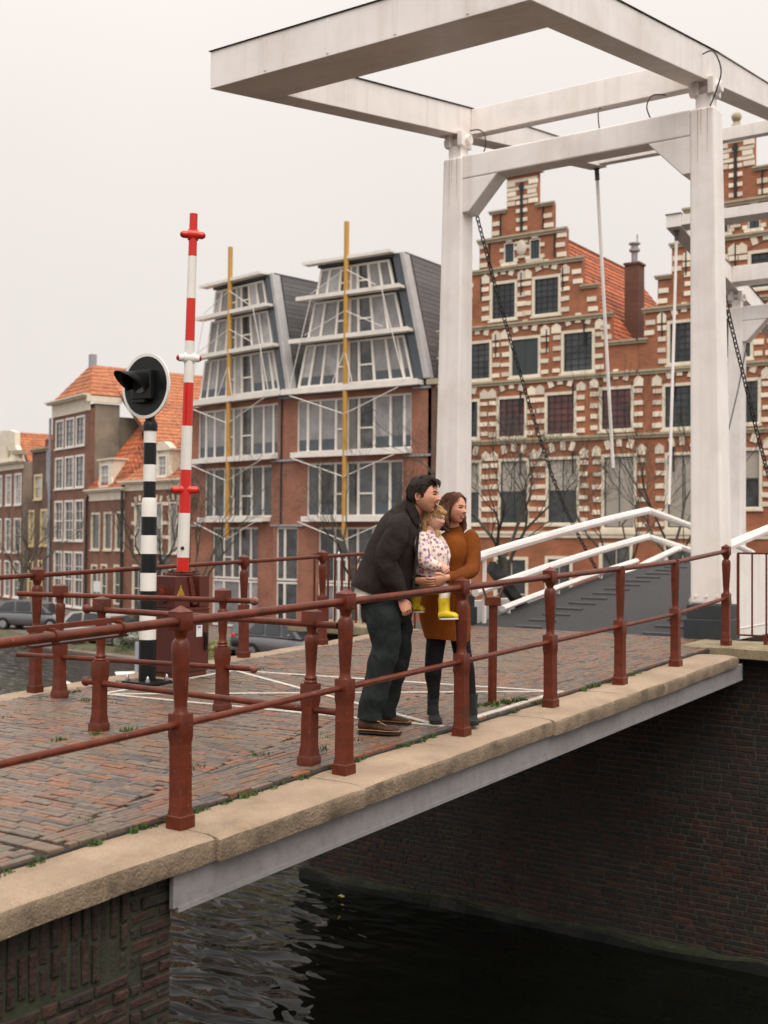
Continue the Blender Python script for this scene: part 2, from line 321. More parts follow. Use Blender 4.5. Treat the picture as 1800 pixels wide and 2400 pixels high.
m_quay=mat('quay_paving',(.16,.12,.10),.8,.25,.8,.4,20,stain=(.10,.09,.08),stain_amt=.6,stain_scale=.3)
m_bark=mat('tree_bark',(.055,.05,.04),.9,.3,12,.6,30,stain=(.05,.065,.03),stain_amt=.7,stain_scale=3)
m_tyre=mat('tyre_rubber',(.012,.012,.012),.8,.1,10)
m_rim=mat('alloy_rim',(.45,.45,.46),.35,.1,10,metal=.8)
m_carglass=glass_mat('car_glass',(.03,.035,.04),.06,.2,.2)
m_tail=mat('tail_light',(.45,.02,.01),.2,.1,10)
m_plate=mat('yellow_plate',(.75,.45,.02),.4,.05,10)
def mix_water():
    m=mat('canal_water',(.004,.005,.0035),.02,.2,1,spec=.17); nt=m.node_tree; N=nt.nodes; L=nt.links; b=N['Principled BSDF']
    b.inputs['IOR'].default_value=1.33
    g=N.new('ShaderNodeNewGeometry'); mp=N.new('ShaderNodeMapping'); L.new(g.outputs['Position'],mp.inputs['Vector'])
    mp.inputs['Rotation'].default_value=(0,0,R(-34)); mp.inputs['Scale'].default_value=(1.9,1.0,1)
    n1=N.new('ShaderNodeTexNoise'); n1.inputs['Scale'].default_value=1.5; n1.inputs['Detail'].default_value=1.6; n1.inputs['Roughness'].default_value=.45; n1.inputs['Distortion'].default_value=.5; L.new(mp.outputs[0],n1.inputs['Vector'])
    # the bridge shelters the water: calm beneath it, wind ripples beyond
    sx=N.new('ShaderNodeSeparateXYZ'); L.new(g.outputs['Position'],sx.inputs[0]); cr=N.new('ShaderNodeMapRange'); cr.interpolation_type='SMOOTHSTEP'
    cr.inputs['From Min'].default_value=6.5; cr.inputs['From Max'].default_value=9.8; cr.inputs['To Min'].default_value=.07; cr.inputs['To Max'].default_value=1; L.new(sx.outputs['Y'],cr.inputs['Value'])
    bp=N.new('ShaderNodeBump'); bp.inputs['Distance'].default_value=.24; L.new(cr.outputs[0],bp.inputs['Strength']); L.new(n1.outputs[0],bp.inputs['Height']); L.new(bp.outputs[0],b.inputs['Normal'])
    return m
m_water=mix_water()

# ================================================================== SETTING
def quadsheet(name,poly,z,m,kind='structure'):
    mb=MB(); mb.add([(a,b,z) for a,b in poly],[list(range(len(poly)))]); o=part(name,mb,m); o['kind']=kind; return o
quadsheet('canal_water',[(-60,-90),(90,-90),(90,160),(-60,160)],WATER,m_water)
# far bank: quay body, its edge bends with the canal
edge=[(32.3,-90),(32.3,33),(33.6,41.5),(38.5,55.5),(52,84),(95,150)]
mb=MB(); n=len(edge)
top=[(a,b,QUAY) for a,b in edge]+[(600,150,QUAY),(600,-90,QUAY)]
mb.add(top,[list(range(len(top)))])
mb.add([(a,b,QUAY) for a,b in edge]+[(a,b,WATER-.6) for a,b in edge],[(i,i+1,n+i+1,n+i) for i in range(n-1)])
o=part('quay',mb,m_quay); o['kind']='structure'
mb=MB()
for i in range(1,n-1):
    a,b=Vector((*edge[i],0)),Vector((*edge[i+1],0)); d=(b-a).normalized(); nn=Vector((d.y,-d.x,0))
    if i==1: a=Vector((32.3,24,0))
    L_=(b-a).length; k=max(2,int(L_/.5)); P=[]
    for j in range(k+1):
        p=a+(b-a)*j/k
        for off,z in ((-.02,-.12),(.25,.10),(.9,.16),(1.5,.12),(1.9,.01)):
            P.append((p.x+nn.x*off*1.0,p.y+nn.y*off,QUAY+z+.08*noise.noise(p*1.3+Vector((0,0,off*3)))))
    mb.add(P,[(j*5+c,j*5+c+1,j*5+c+6,j*5+c+5) for j in range(k) for c in range(4)])
part('grass_verge',mb,mat('verge_grass',(.062,.062,.024),.9,.45,5,.8,20,stain=(.11,.085,.04),stain_amt=.6,stain_scale=2)).__setitem__('kind','stuff')
# near bank under the photographer
mb=MB(); mb.box((-14,-9,-5),(2.6,1.6,-.28)); o=part('near_quay',mb,m_quay); o['kind']='structure'

# ---------- bricks
def brick_piece(lx,ly,lz,ch=.006,jit=0,rs=None):
    """brick lying flat: lx,ly footprint, top face chamfered, base at z=-lz"""
    j=lambda: (rs.uniform(-jit,jit) if rs else 0)
    a,b=lx/2,ly/2; v=[]
    c4=[(-a,-b),(a,-b),(a,b),(-a,b)]
    jj=[(j(),j()) for _ in range(4)]
    for (x,y),(p,q) in zip(c4,jj): v.append((x+p,y+q,-lz))
    for (x,y),(p,q) in zip(c4,jj): v.append((x+p,y+q,-ch))
    for (x,y),(p,q) in zip(c4,jj): v.append((x+p-math.copysign(ch,x),y+q-math.copysign(ch,y),j()*.5))
    f=[(0,1,5,4),(1,2,6,5),(2,3,7,6),(3,0,4,7),(4,5,9,8),(5,6,10,9),(6,7,11,10),(7,4,8,11),(8,9,10,11)]
    return v,f
def lay(items,parent,mt,name,stuff_name,limit=300,thick=.05,ch=.006,jit=.002,camp=Vector((0,0,1.366))):
    """items: (matrix, lx, ly). the nearest `limit` become objects sharing six meshes, the rest one mesh"""
    rs=random.Random(3)
    items=sorted(items,key=lambda it:(it[0].translation-camp).length)
    base=[]
    for k in range(6):
        mb=MB(); mb.add(*brick_piece(1,1,1,0.001)); 
        v,f=brick_piece(.2,.05,thick,ch,jit,rs); mb=MB(); mb.add(v,f); base.append(mb.mesh(name,mt))
    for i,(mx,lx,ly) in enumerate(items[:limit]):
        o=link(name,base[i%6],parent); o.matrix_local=mx@Matrix.Diagonal((lx/.2,ly/.05,1,1))
    mb=MB()
    for mx,lx,ly in items[limit:]:
        v,f=brick_piece(lx,ly,thick,ch,jit,rs); mb.add([mx@Vector(p) for p in v],f)
    if mb.v: part(stuff_name,mb,mt,parent,kind='stuff')

# ---------- pavement of the bridge
S0,S1,T0,T1=.8,13.86,4.42,8.30
mb=MB()
def slab(mb,s0,s1,t0,t1,za,zb):
    mb.hexa([(s0,t0,dk(s0)+za),(s1,t0,dk(s1)+za),(s1,t1,dk(s1)+za),(s0,t1,dk(s0)+za),(s0,t0,dk(s0)+zb),(s1,t0,dk(s1)+zb),(s1,t1,dk(s1)+zb),(s0,t1,dk(s0)+zb)])
slab(mb,S0,S1,T0-.01,T1+.01,-.12,.012)
pave=part('pavement',mb,m_mortar); pave['kind']='structure'
rs=random.Random(11); items=[]
tilt=math.atan(SL)
def pm(s,t,ang,dz=0): return Matrix.Translation((s,t,dk(s)+.03+dz))@Matrix.Rotation(-tilt,4,'Y')@Matrix.Rotation(ang+rs.gauss(0,.008),4,'Z')
def tb(s): return min(4.62+(s-3.79)*.206,5.35) if s>3.79 else 4.75
def field(s0,s1):
    s=s0
    while s<s1:
        wd=rs.uniform(.040,.046); c=s+wd/2; lo=tb(c); t=T0-rs.uniform(0,.2); 
        while t<T1:
            ln=.18+rs.uniform(-.02,.012); a,b=max(t,lo),min(t+ln,T1)
            if b-a>.05: items.append((pm(c,(a+b)/2,PI/2,rs.gauss(0,.0022)),b-a,wd))
            t+=ln+.006
        s+=wd+.004
def border(s0,s1):
    t=T0+.002
    while t<5.4:
        wd=rs.uniform(.040,.046); c=t+wd/2; s=s0-rs.uniform(0,.2)
        while s<s1:
            ln=.18+rs.uniform(-.02,.012); a,b=max(s,s0),min(s+ln,s1)
            if b-a>.05 and t+wd<tb((a+b)/2)+.012: items.append((pm((a+b)/2,c,0,rs.gauss(0,.002)),b-a,wd))
            s+=ln+.006
        t+=wd+.004
field(3.86,S1-.02); border(3.86,S1-.02); field(S0+.05,3.70); border(S0+.05,3.70)
t=T0
while t<T1:      # a straight soldier row across
    items.append((pm(3.78,t+.1,PI/2),.2,.09)); t+=.206
items=[(m_,lx-.002,ly) for m_,lx,ly in items]
lay(items,pave,m_paver,'brick','brick_paving',300,.035,.004,.002)

# ---------- bridge span: granite kerbs, girders, slab
bridge=thing('canal_bridge','fixed brick paved canal bridge with granite kerbs and a grey steel side girder','bridge',(8,6.4,0))
def kerb(s0,s1,t0,t1,mirror=False,h=.13,seed=0,endround=False):
    prof=[(t1,-h),(t1,-.012),(t1-.012,0),(t1-.08,.004),(t0+.10,.004),(t0+.035,-.003),(t0+.010,-.016),(t0,-.04),(t0+.006,-h)]
    if mirror: prof=[(t0+t1-a,b) for a,b in prof]
    k=max(6,int((s1-s0)/.12)); mb=MB(); V=[]; m=len(prof)
    for i in range(k+1):
        s=s0+(s1-s0)*i/k; e=min(i,k-i); sh=.006 if e==0 else 0
        if endround and i>=k-1: sh=.03 if i==k else .008
        for a,b in prof:
            c=(t0+t1)/2; q=Vector((s,a,b))
            nn=.009*noise.noise(q*3.1+Vector((seed,0,0)))+.004*noise.noise(q*11)
            V.append((s-8,c+(a-c)*(1-sh*3)+ (nn if abs(a-t1)>.02 else 0)-6.4, dk(s)+b*(1) -(sh if b>-.05 else 0)+nn*.5))
    fs=[(i*m+j,i*m+(j+1)%m,(i+1)*m+(j+1)%m,(i+1)*m+j) for i in range(k) for j in range(m)]
    fs+=[list(range(m-1,-1,-1)),[k*m+j for j in range(m)]]
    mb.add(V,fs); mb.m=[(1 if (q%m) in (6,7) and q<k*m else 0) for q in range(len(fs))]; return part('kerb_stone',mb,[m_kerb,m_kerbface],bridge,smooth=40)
js=[.4,2.3,4.44,5.70,6.93,8.22,9.64,11.12,12.80]
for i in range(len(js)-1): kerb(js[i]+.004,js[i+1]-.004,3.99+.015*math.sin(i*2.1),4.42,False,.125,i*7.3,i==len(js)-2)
jf=[.4,2.1,3.9,5.6,7.2,8.9,10.5,12.1,13.4]
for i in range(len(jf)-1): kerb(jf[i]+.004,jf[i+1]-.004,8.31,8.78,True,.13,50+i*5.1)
bl=lambda p:(p[0]-8,p[1]-6.4,p[2])
for t0,t1,sg in ((4.05,4.075,1),(8.70,8.725,-1)):
    mb=MB()
    for za,zb,ta,tb2 in ((-.30,-.128,t0,t1),(-.325,-.30,t0-.005 if sg>0 else t0-.16,t1+.16 if sg>0 else t1+.005)):
        s0,s1=(4.182 if zb>-.2 else 4.215),13.0
        P=[]
        for z in (za,zb):
            for s,t in ((s0,ta),(s1,ta),(s1,tb2),(s0,tb2)):
                taper=.0 if s==s0 else .02
                P.append(bl((s,t,dk(s)+z+(taper if z<-.2 else 0))))
        mb.hexa(P)
    part('girder',mb,m_grey,bridge)
mb=MB(); s0,s1=4.24,13.2
mb.hexa([bl((s,t,dk(s)+z)) for z in (-.29,-.121) for s,t in ((s0,4.09),(s1,4.09),(s1,8.69),(s0,8.69))])
part('deck_slab',mb,m_darkgrey,bridge)
for t in (5.2,6.4,7.6):
    mb=MB(); mb.hexa([bl((s,q,dk(s)+z)) for z in (-.62,-.292) for s,q in ((4.2,t-.12),(13.2,t-.12),(13.2,t+.12),(4.2,t+.12))]); part('cross_beam',mb,m_darkgrey,bridge)

# ---------- near abutment wall (lower left)
mb=MB(); s1=4.232
mb.hexa([(s,t,z if z<-1 else dk(s)-.131) for z in (WATER-.5,0) for s,t in ((-12,4.118),(s1,4.118),(s1,8.6),(-12,8.6))])
nw=part('abutment_wall',mb,m_wallmortar); nw['kind']='structure'
rs=random.Random(5); items=[]
def wm(s,z,rot=0): return Matrix.Translation((s,4.105+rs.gauss(0,.006),z))@Matrix.Rotation(PI/2,4,'X')@Matrix.Rotation(rot+rs.gauss(0,.012),4,'Z')
def rowfill(a,b,z,h,first):
    s=b; hd=first
    while s>a+.04:
        ln=(.105 if hd else .205)+rs.uniform(-.012,.012); ln=min(ln,s-a)
        if ln>.04: items.append((wm(s-ln/2,z-h/2),ln-.018,h-.018))
        s-=ln; hd=(rs.random()<.45)
z=-.27; k=0
while z>WATER-.05:
    rowfill(3.96,4.238,z,.066,k%2==0)
    if z<-.66: rowfill(.6,3.955,z,.066,k%2==1)
    z-=.066; k+=1
s=3.95
while s>.6:
    wd=.058; top=dk(s)-.137
    cut=rs.choice([.10,.13,.16,.2,.22]); 
    a=top; b=-.655
    while a-b>.05:
        ln=min(cut if a==top else rs.choice([.13,.2,.22]),a-b); items.append((wm(s-wd/2,a-ln/2,PI/2),ln-.020,wd-.019)); a-=ln
    s-=wd
lay(items,nw,m_oldbrick,'brick','lower_bricks',300,.05,.007,.005)

# ---------- far abutment wall under the drawbridge
FS=13.3
mb=MB(); mb.box((FS+.008,-30,WATER-.5),(16.0,10.36,.06)); fwall=part('pier_wall',mb,m_wallmortar2); fwall['kind']='structure'
rs=random.Random(9); items=[]
def fm(t,z): return Matrix.Translation((FS-.008+rs.gauss(0,.003),t,z))@Matrix.Rotation(PI/2,4,'Z')@Matrix.Rotation(PI/2,4,'X')@Matrix.Rotation(rs.gauss(0,.006),4,'Z')
# local z of the piece must point to -x
def fm(t,z):
    m=Matrix(((0,0,-1,FS+rs.gauss(0,.0015)),(-1,0,0,t),(0,1,0,z),(0,0,0,1))); return m
z=.03; k=0
while z>-3.24:
    hd=k%2; t=1.4-rs.uniform(0,.2)
    while t<10.2:
        ln=(.108 if hd else .212)
        if rs.random()<.12: ln=.108 if not hd else .212
        items.append((fm(t+ln/2,z-.034),ln-.011+rs.uniform(-.004,.004),.057+rs.uniform(-.003,.003))); t+=ln
    z-=.068; k+=1
lay(items,fwall,m_oldbrick2,'brick','distant_bricks',300,.02,.006,.004,Vector((4,1,0)))
mb=MB(); k=120; V=[]
for i in range(k+1):
    t=-6+16.4*i/k
    for a,b in ((0.02,0.0),(-.03,-.01),(-.05,-.03),(-.06,-.07),(-.06,-.6)):
        q=Vector((t*2.2,a*9,b*5)); V.append((FS+a+.05*noise.noise(q),t,-3.26+b+.05*noise.noise(q+Vector((9,0,0)))))
mb.add(V,[(i*5+j,i*5+j+1,i*5+j+6,i*5+j+5) for i in range(k) for j in range(4)]); mb.m=[1 if q%4==3 else 0 for q in range(len(mb.f))]
part('mossy_footing',mb,[mat('wet_moss_stone',(.020,.024,.009),.85,.6,6,.9,25,stain=(.006,.007,.005),stain_amt=.95,stain_scale=2.5),mat('black_slime',(.007,.008,.006),.5,.4,5,.6,20)],fwall,kind='stuff')
for i,(a,b) in enumerate(((4.72,2.9),(2.89,1.0),(.99,-1.5),(-1.51,-4))):
    mb=MB(); V=[]; k=10
    for j in range(k+1):
        t=a+(b-a)*j/k
        for s,z in ((12.98,.085),(12.97,.19),(12.995,.212),(13.85,.215),(13.85,.085)):
            nn=.008*noise.noise(Vector((s*3,t*3,z*5+i))); V.append((s+nn,t,z+nn))
    mb.add(V,[(j*5+c,j*5+(c+1)%5,(j+1)*5+(c+1)%5,(j+1)*5+c) for j in range(k) for c in range(5)]+[[4,3,2,1,0],[k*5+c for c in range(5)]])
    part('coping_stone',mb,m_slabstone,fwall,smooth=40)
for i,(a,b) in enumerate(((10.42,8.85),)):
    mb=MB(); mb.box((12.95,a,.07),(13.85,b,.2)); part('coping_stone',mb,m_slabstone,fwall,bevel=.02)
# far side: abutment and ramp down to the quay
mb=MB(); mb.prism([(26.2,WATER-.5),(26.2,.1),(30,.0),(40,QUAY+.02),(40,WATER-.5)],lambda a,b,d:(a,d,b),3.6,9.2); o=part('bridge_ramp',mb,m_quay); o['kind']='structure'

# white road markings: crossed box, 6 mm proud of the pavers
mb=MB()
def stripe(a,b,wd=.046):
    a,b=Vector((*a,0)),Vector((*b,0)); d=(b-a).normalized(); nn=Vector((-d.y,d.x,0))*wd/2; P=[]
    k=max(2,int((b-a).length/.25))
    for i in range(k):
        p,q=a+(b-a)*i/k,a+(b-a)*(i+1)/k
        P=[p-nn,q-nn,q+nn,p+nn]
        mb.hexa([(v.x,v.y,dk(v.x)+.031) for v in P]+[(v.x,v.y,dk(v.x)+.0375) for v in P])
stripe((7.16,7.78),(7.38,4.47)); stripe((8.87,7.75),(9.26,4.45)); stripe((8.84,7.74),(7.40,4.55)); stripe((7.18,7.72),(9.22,4.55)); 
stripe((7.66,4.46),(9.30,4.46),.06)
stripe((7.05,7.80),(8.9,7.80),.05)
o=part('road_markings',mb,m_line); o['kind']='structure'

# moss and weeds along the joints
rs=random.Random(21); mb=MB()
def tuft(s,t,z,r,n,h):
    for _ in range(n):
        a=rs.uniform(0,2*PI); d=r*math.sqrt(rs.random()); x,y=s+d*math.cos(a),t+d*math.sin(a); hh=h*rs.uniform(.4,1.1); b=rs.uniform(0,2*PI); w_=rs.uniform(.003,.007)
        lx,ly=math.cos(b),math.sin(b); le=rs.uniform(.2,.8)*hh
        zz=z+SL*(x-s)
        mb.add([(x-lx*w_,y-ly*w_,zz),(x+lx*w_,y+ly*w_,zz),(x+lx*w_*.7+ly*le*.5,y+ly*w_*.7-lx*le*.5,zz+hh*.6),(x+ly*le,y-lx*le,zz+hh)],[(0,1,2),(0,2,3)])
for s in [3.3,3.62,4.12,4.3,4.62,4.75,4.9,5.02,5.12,5.3,5.62,6.0,6.12,6.2,6.75,6.9,7.05,8.3,8.9,9.5,9.75,9.9,10.05,10.2,10.35,10.6,10.8]:
    [tuft(s+rs.gauss(0,.09),4.405+rs.uniform(-.02,.012),dk(s)+.0,rs.uniform(.015,.04),rs.randint(14,45),rs.choice([.018,.024,.034])) for _q in range(3)]
for s,t,n in ((8.36,4.62,90),(8.52,4.60,110),(8.62,4.57,90),(8.30,4.7,50),(8.7,4.52,60),(6.05,6.3,40),(5.85,6.45,30),(5.6,6.5,40),(5.7,6.2,40),(5.45,5.1,25),(5.9,5.0,22),(6.2,4.75,20),(5.2,4.95,22),(7.05,8.1,60),(6.9,7.6,50),(8.6,7.7,60),(9.0,7.65,50)):
    [tuft(s+rs.gauss(0,.05),t+rs.gauss(0,.04),dk(s)+.03,.035,n//3,rs.choice([.02,.03,.04])) for _q in range(4)]
for _ in range(60):
    s=rs.uniform(4,12.5); t=rs.choice([rs.uniform(4.45,5.2),rs.uniform(7.3,8.28)]); tuft(s,t,dk(s)+.026,.05,rs.randint(4,12),.02)
o=part('moss_tufts',mb,m_grass); o['kind']='stuff'
# a few fallen leaves
def leaf(loc,rz,label):
    mb=MB(); P=[(0,-.05),(.018,-.03),(.05,-.03),(.03,0),(.045,.03),(.015,.025),(0,.06),(-.015,.025),(-.045,.03),(-.03,0),(-.05,-.03),(-.018,-.03)]
    mb.add([(x,y,.004+.25*x*x*5+.01*math.sin(y*60)) for x,y in P]+[(0,0,.002)],[(i,(i+1)%12,12) for i in range(12)])
    o=part('fallen_leaf',mb,mat('yellow_leaf',(.55,.42,.10),.7,.2,30)); o.location=loc; o.rotation_euler=(0,0,rz); tag(o,label,'leaf'); return o
leaf((5.02,4.78,dk(5.02)+.034),.6,'yellow fallen leaf on the brick paving close to the nearest railing post')
leaf((5.72,3.1,WATER+.002),.2,'yellow leaf floating on the dark water below the bridge girder').location=(12.9,9.4,WATER+.002)

# ================================================================== RAILINGS
def post_a():     # tall baluster post, 1.10 m
    mb=MB()
    mb.sq([(.052,0),(.052,.062),(.047,.068)])
    mb.sq([(.047,.068),(.041,.105),(.040,.42),(.040,.43),(.045,.465),(.045,.575),(.043,.582)])
    mb.lathe([(.043,.58),(.034,.60),(.033,.625),(.036,.66),(.047,.86),(.049,.91),(.046,.94),(.036,.958),(.028,.963),(.028,.972),(.034,.98),(.040,1.0),(.042,1.01)],20)
    mb.sq([(.041,1.006),(.044,1.012),(.044,1.095),(.043,1.098)])
    mb.sq([(.046,1.098),(.046,1.101),(.002,1.132)])
    return mb
def post_b():     # lower chicane post, .97 m
    mb=MB()
    mb.sq([(.054,0),(.054,.05),(.048,.058)])
    mb.sq([(.048,.058),(.040,.12),(.038,.32),(.038,.35),(.046,.40),(.046,.50),(.044,.505)])
    mb.lathe([(.040,.503),(.043,.515),(.036,.525),(.041,.54),(.034,.552),(.030,.57),(.033,.62),(.042,.76),(.043,.79),(.036,.80),(.028,.81),(.030,.84),(.040,.865),(.043,.875)],18)
    mb.sq([(.047,.872),(.047,.95),(.046,.953)])
    mb.sq([(.047,.953),(.03,.962),(.002,.972)])
    return mb
def post_c():     # plain tapered post under the rail
    mb=MB()
    mb.sq([(.055,0),(.055,.062),(.048,.07)]); mb.sq([(.048,.07),(.041,.105),(.040,.42),(.046,.47),(.046,.58),(.044,.585)])
    mb.lathe([(.043,.58),(.034,.60),(.033,.62),(.042,.85),(.046,1.0),(.044,1.03),(.044,1.062)],18); return mb
me_a=post_a().mesh('post',m_red,38); me_b=post_b().mesh('post',m_red,38); me_c=post_c().mesh('post',m_red,38)
def bevel(o,w=.003):
    b=o.modifiers.new('bevel','BEVEL'); b.width=w; b.segments=2; b.limit_method='ANGLE'; b.angle_limit=R(40)
def post(me,parent,loc):
    o=link('post',me,parent,loc); rp=random.Random(int(loc[0]*97+loc[1]*31)); o.rotation_euler=(rp.gauss(0,.006),rp.gauss(0,.006),rp.gauss(0,.05)); return o
def rail_seg(parent,p,q,r,name='rail',n=14):
    mb=MB(); mb.tube([p,q],r,n); return part(name,mb,m_red,parent,smooth=50)
near=thing('bridge_railing','red post and rail railing on the near granite kerb, in front of the family','railing',(0,0,0))
SP=[3.03+1.4165*i for i in range(7)]; TN=4.262
SP=[1.617,3.032,4.447,5.862,7.277,8.692,10.107,11.522,13.10]
zs=lambda s: dk(s) if s<13 else .212
for i,s in enumerate(SP): post(me_c if i in (6,7) else me_a,near,(s,TN,zs(s)))
for i in range(len(SP)-1):
    a,b=SP[i],SP[i+1]
    rail_seg(near,(a+.04,TN,zs(a)+1.052),(b-.04,TN,zs(b)+(1.052 if b<13 else 1.052)),.0245,'top_rail')
    rail_seg(near,(a+.04,TN,zs(a)+.528),(b-.04,TN,zs(b)+.528),.0195,'lower_rail')
mb=MB()   # flat bar clamped behind the top rail, two collars
a,b=3.50,4.08
mb.beam((a,TN+.045,dk(a)+1.092),(b,TN+.045,dk(b)+1.092),.012,.026)
mb.beam((a,TN+.03,dk(a)+1.016),(b,TN+.03,dk(b)+1.016),.05,.012)
part('clamp_bar',mb,m_red,near,bevel=.002)
for s in (3.62,4.03):
    mb=MB(); mb.tube([(s-.011,TN,dk(s)+1.052),(s+.011,TN,dk(s)+1.052)],.031,16); mb.beam((s,TN+.0,dk(s)+1.08),(s,TN+.05,dk(s)+1.085),.02,.014); part('clamp_collar',mb,m_red,near,smooth=40)
far=thing('bridge_railing','red post and rail railing on the far kerb, behind the striped pole','railing',(0,0,0))
TF=8.545; FP=[4.24,5.65,7.04,8.45,9.87,11.29,12.7]
for s in FP: post(me_a,far,(s,TF,dk(s)))
for i in range(len(FP)-1):
    a,b=FP[i],FP[i+1]; rail_seg(far,(a+.04,TF,dk(a)+1.052),(b-.04,TF,dk(b)+1.052),.0225,'top_rail')
rail_seg(far,(1.0,TF,dk(1)+1.052),(4.2,TF,dk(4.2)+1.052),.0225,'top_rail'); rail_seg(far,(12.74,TF,dk(12.74)+1.052),(13.45,TF,dk(13.45)+1.052),.0225,'top_rail')
def chicane(s,ta,tb_,ea,eb,label,balls,sl=0):
    c=thing('chicane_barrier',label,'barrier',(0,0,0),group=None)
    sm=lambda t: s+sl*(t-tb_)
    g=lambda t: dk(sm(t))+.03
    for t in (ta,tb_): post(me_b,c,(sm(t),t,g(t)))
    for h,r in ((.875,.022),(.345,.022)):
        mb=MB(); mb.tube([(sm(ea),ea,g(ea)+h),(sm(eb),eb,g(eb)+h)],r,14); part('rail',mb,m_red,c,smooth=50)
        for e,bb in ((ea,balls[0]),(eb,balls[1])):
            if bb:
                mb=MB(); mb.ball((sm(e),e,g(e)+h),.035,16,10); part('rail_knob',mb,m_red_end if e==eb else m_red,c,smooth=60)
    return c
chicane(5.86,6.53,4.53,6.68,4.305,'nearer low red two rail barrier across the paving, its rails nearly touching the railing',(1,0),.05)
chicane(7.06,7.99,6.33,8.47,6.04,'farther low red two rail barrier across the paving, in front of the control cabinet',(0,1),-.13)
# barrier rest post with forked head
v=thing('barrier_rest','slanting red pipe post with a forked cradle, standing in grass right of the woman','barrier post',(8.45,4.665,dk(8.45)+.03))
mb=MB(); mb.tube([(0,0,0),(.0,-.005,.80)],.036,16); mb.tube([(0,0,0),(0,0,.012)],.06,12); part('post',mb,m_red,v,smooth=40)
mb=MB(); rr=Vector((.562,-.827,0))
for sgn in (1,-1):
    mb.beam((rr.x*.05*sgn,rr.y*.05*sgn,.85),(rr.x*.10*sgn,rr.y*.10*sgn,.985),.10,.012,up=(rr.x,rr.y,0))
mb.obox((0,0,.83),(.125,.105,.075),Matrix.Rotation(math.atan2(rr.y,rr.x),3,'Z'))
part('cradle',mb,m_red,v,bevel=.006)
# bar fences on the two ends of the drawbridge pier
def barfence(name,label,pts,z0,h,step,foot,rr_=.011):
    f=thing(name,label,'fence',(0,0,0))
    a,b=Vector(pts[0]),Vector(pts[1]); d=(b-a); n=int(d.length/step)
    mb=MB(); mb.beam(a+Vector((0,0,z0+h)),b+Vector((0,0,z0+h)),.04,.022); part('top_rail',mb,m_red,f,bevel=.003)
    mb=MB(); mb.beam(a+Vector((0,0,z0)),b+Vector((0,0,z0)),.035,.02); part('bottom_rail',mb,m_red,f,bevel=.003)
    for i in range(n+1):
        p=a+d*i/n; mb=MB(); r=.018 if i==0 else rr_
        mb.tube([p+Vector((0,0,z0)),p+Vector((0,0,z0+h))],r,8); part('bar',mb,m_red,f,smooth=50)
    p=a+d*.14; mb=MB(); mb.tube([p+Vector((0,0,z0-.10)),p+Vector((0,0,z0))],.026,8); part('foot',mb,m_red,f)
    p=a+d*.8; mb=MB(); mb.tube([p+Vector((0,0,z0-.10)),p+Vector((0,0,z0))],.026,8); part('foot',mb,m_red,f)
barfence('bar_fence','red vertical bar fence on the stone coping at the right edge',((13.45,4.24,0),(13.45,2.0,0)),.312,.93,.15,1)
barfence('bar_fence','red vertical bar fence behind the man, at the far end of the far railing',((13.45,10.33,0),(13.45,8.62,0)),.13,1.02,.115,1,.016)
o=thing('marker_post','thin white marker post behind the bar fence left of the man','post',(13.75,10.12,.2)); mb=MB(); mb.tube([(0,0,0),(0,0,.95)],.02,10); mb.tube([(0,0,.95),(0,0,.99)],[.02,.006],10); part('pole',mb,m_white,o,smooth=50)

# ================================================================== CONTROL CABINET WITH BARRIER ARM
cz=dk(8.25)+.03
cab=thing('barrier_cabinet','oxide red steel control cabinet carrying the upright red and white barrier arm','control cabinet',(8.06,7.83,cz))
X,Y,H=.47,.415,.965
mb=MB(); mb.box((.0,0,.06),(X,Y,H-.30)); mb.box((.012,.012,0),(X-.012,Y-.012,.06)); part('housing',mb,m_cab,cab,bevel=.006)
mb=MB(); mb.box((0,0,H-.297),(.205,Y,H)); mb.box((.335,0,H-.297),(X,Y,H)); mb.box((.205,.14,H-.297),(.335,Y,H-.02)); part('upper_housing',mb,m_cab,cab,bevel=.005)
mb=MB(); mb.hexa([(.155,-.012,H-.01),(.215,-.012,H-.01),(.215,.01,H-.01),(.155,.01,H-.01),(.165,-.012,H),(.21,-.012,H),(.21,.01,H),(.165,.01,H)])
mb.hexa([(.225,-.02,H-.27),(.285,-.02,H-.27),(.285,.004,H-.27),(.225,.004,H-.27),(.165,-.02,H-.015),(.215,-.02,H-.015),(.215,.004,H-.015),(.165,.004,H-.015)])
part('gusset',mb,m_red,cab,bevel=.003)
mb=MB(); mb.box((.03,-.008,.09),(X-.02,-.001,H-.33)); part('door',mb,m_cab,cab,bevel=.003)
mb=MB(); mb.box((.02,-.012,H-.325),(X,-.001,H-.312)); mb.box((.02,-.012,H-.395),(X,-.001,H-.385)); part('drip_edge',mb,m_red,cab)
mb=MB(); mb.box((X-.078,-.03,.255),(X-.045,-.0085,.425)); mb.box((X-.07,-.04,.30),(X-.053,-.03,.39)); part('door_handle',mb,m_black,cab,bevel=.006)
lb=part('label_plate',MB().box((.285,-.0115,.385),(.365,-.0085,.495)),m_sticker,cab)
part('label_print',MB().box((.30,-.0125,.47),(.345,-.0118,.485)),m_blue,lb)
mb=MB(); x0,z0,h=.078,.835,.095
mb.prism([(x0-h*.52,z0-h/2),(x0+h*.52,z0-h/2),(x0,z0+h/2)],lambda a,b,d:(a,d,b),-.004,-.001); wt=part('warning_sign',mb,m_warn,cab)
mb=MB()
P=[(-.040,-.036),(.040,-.036),(0,.036)]
for i in range(3):
    a,b=P[i],P[(i+1)%3]; mb.beam((x0+a[0],-.0055,z0+a[1]),(x0+b[0],-.0055,z0+b[1]),.002,.005,up=(0,1,0))
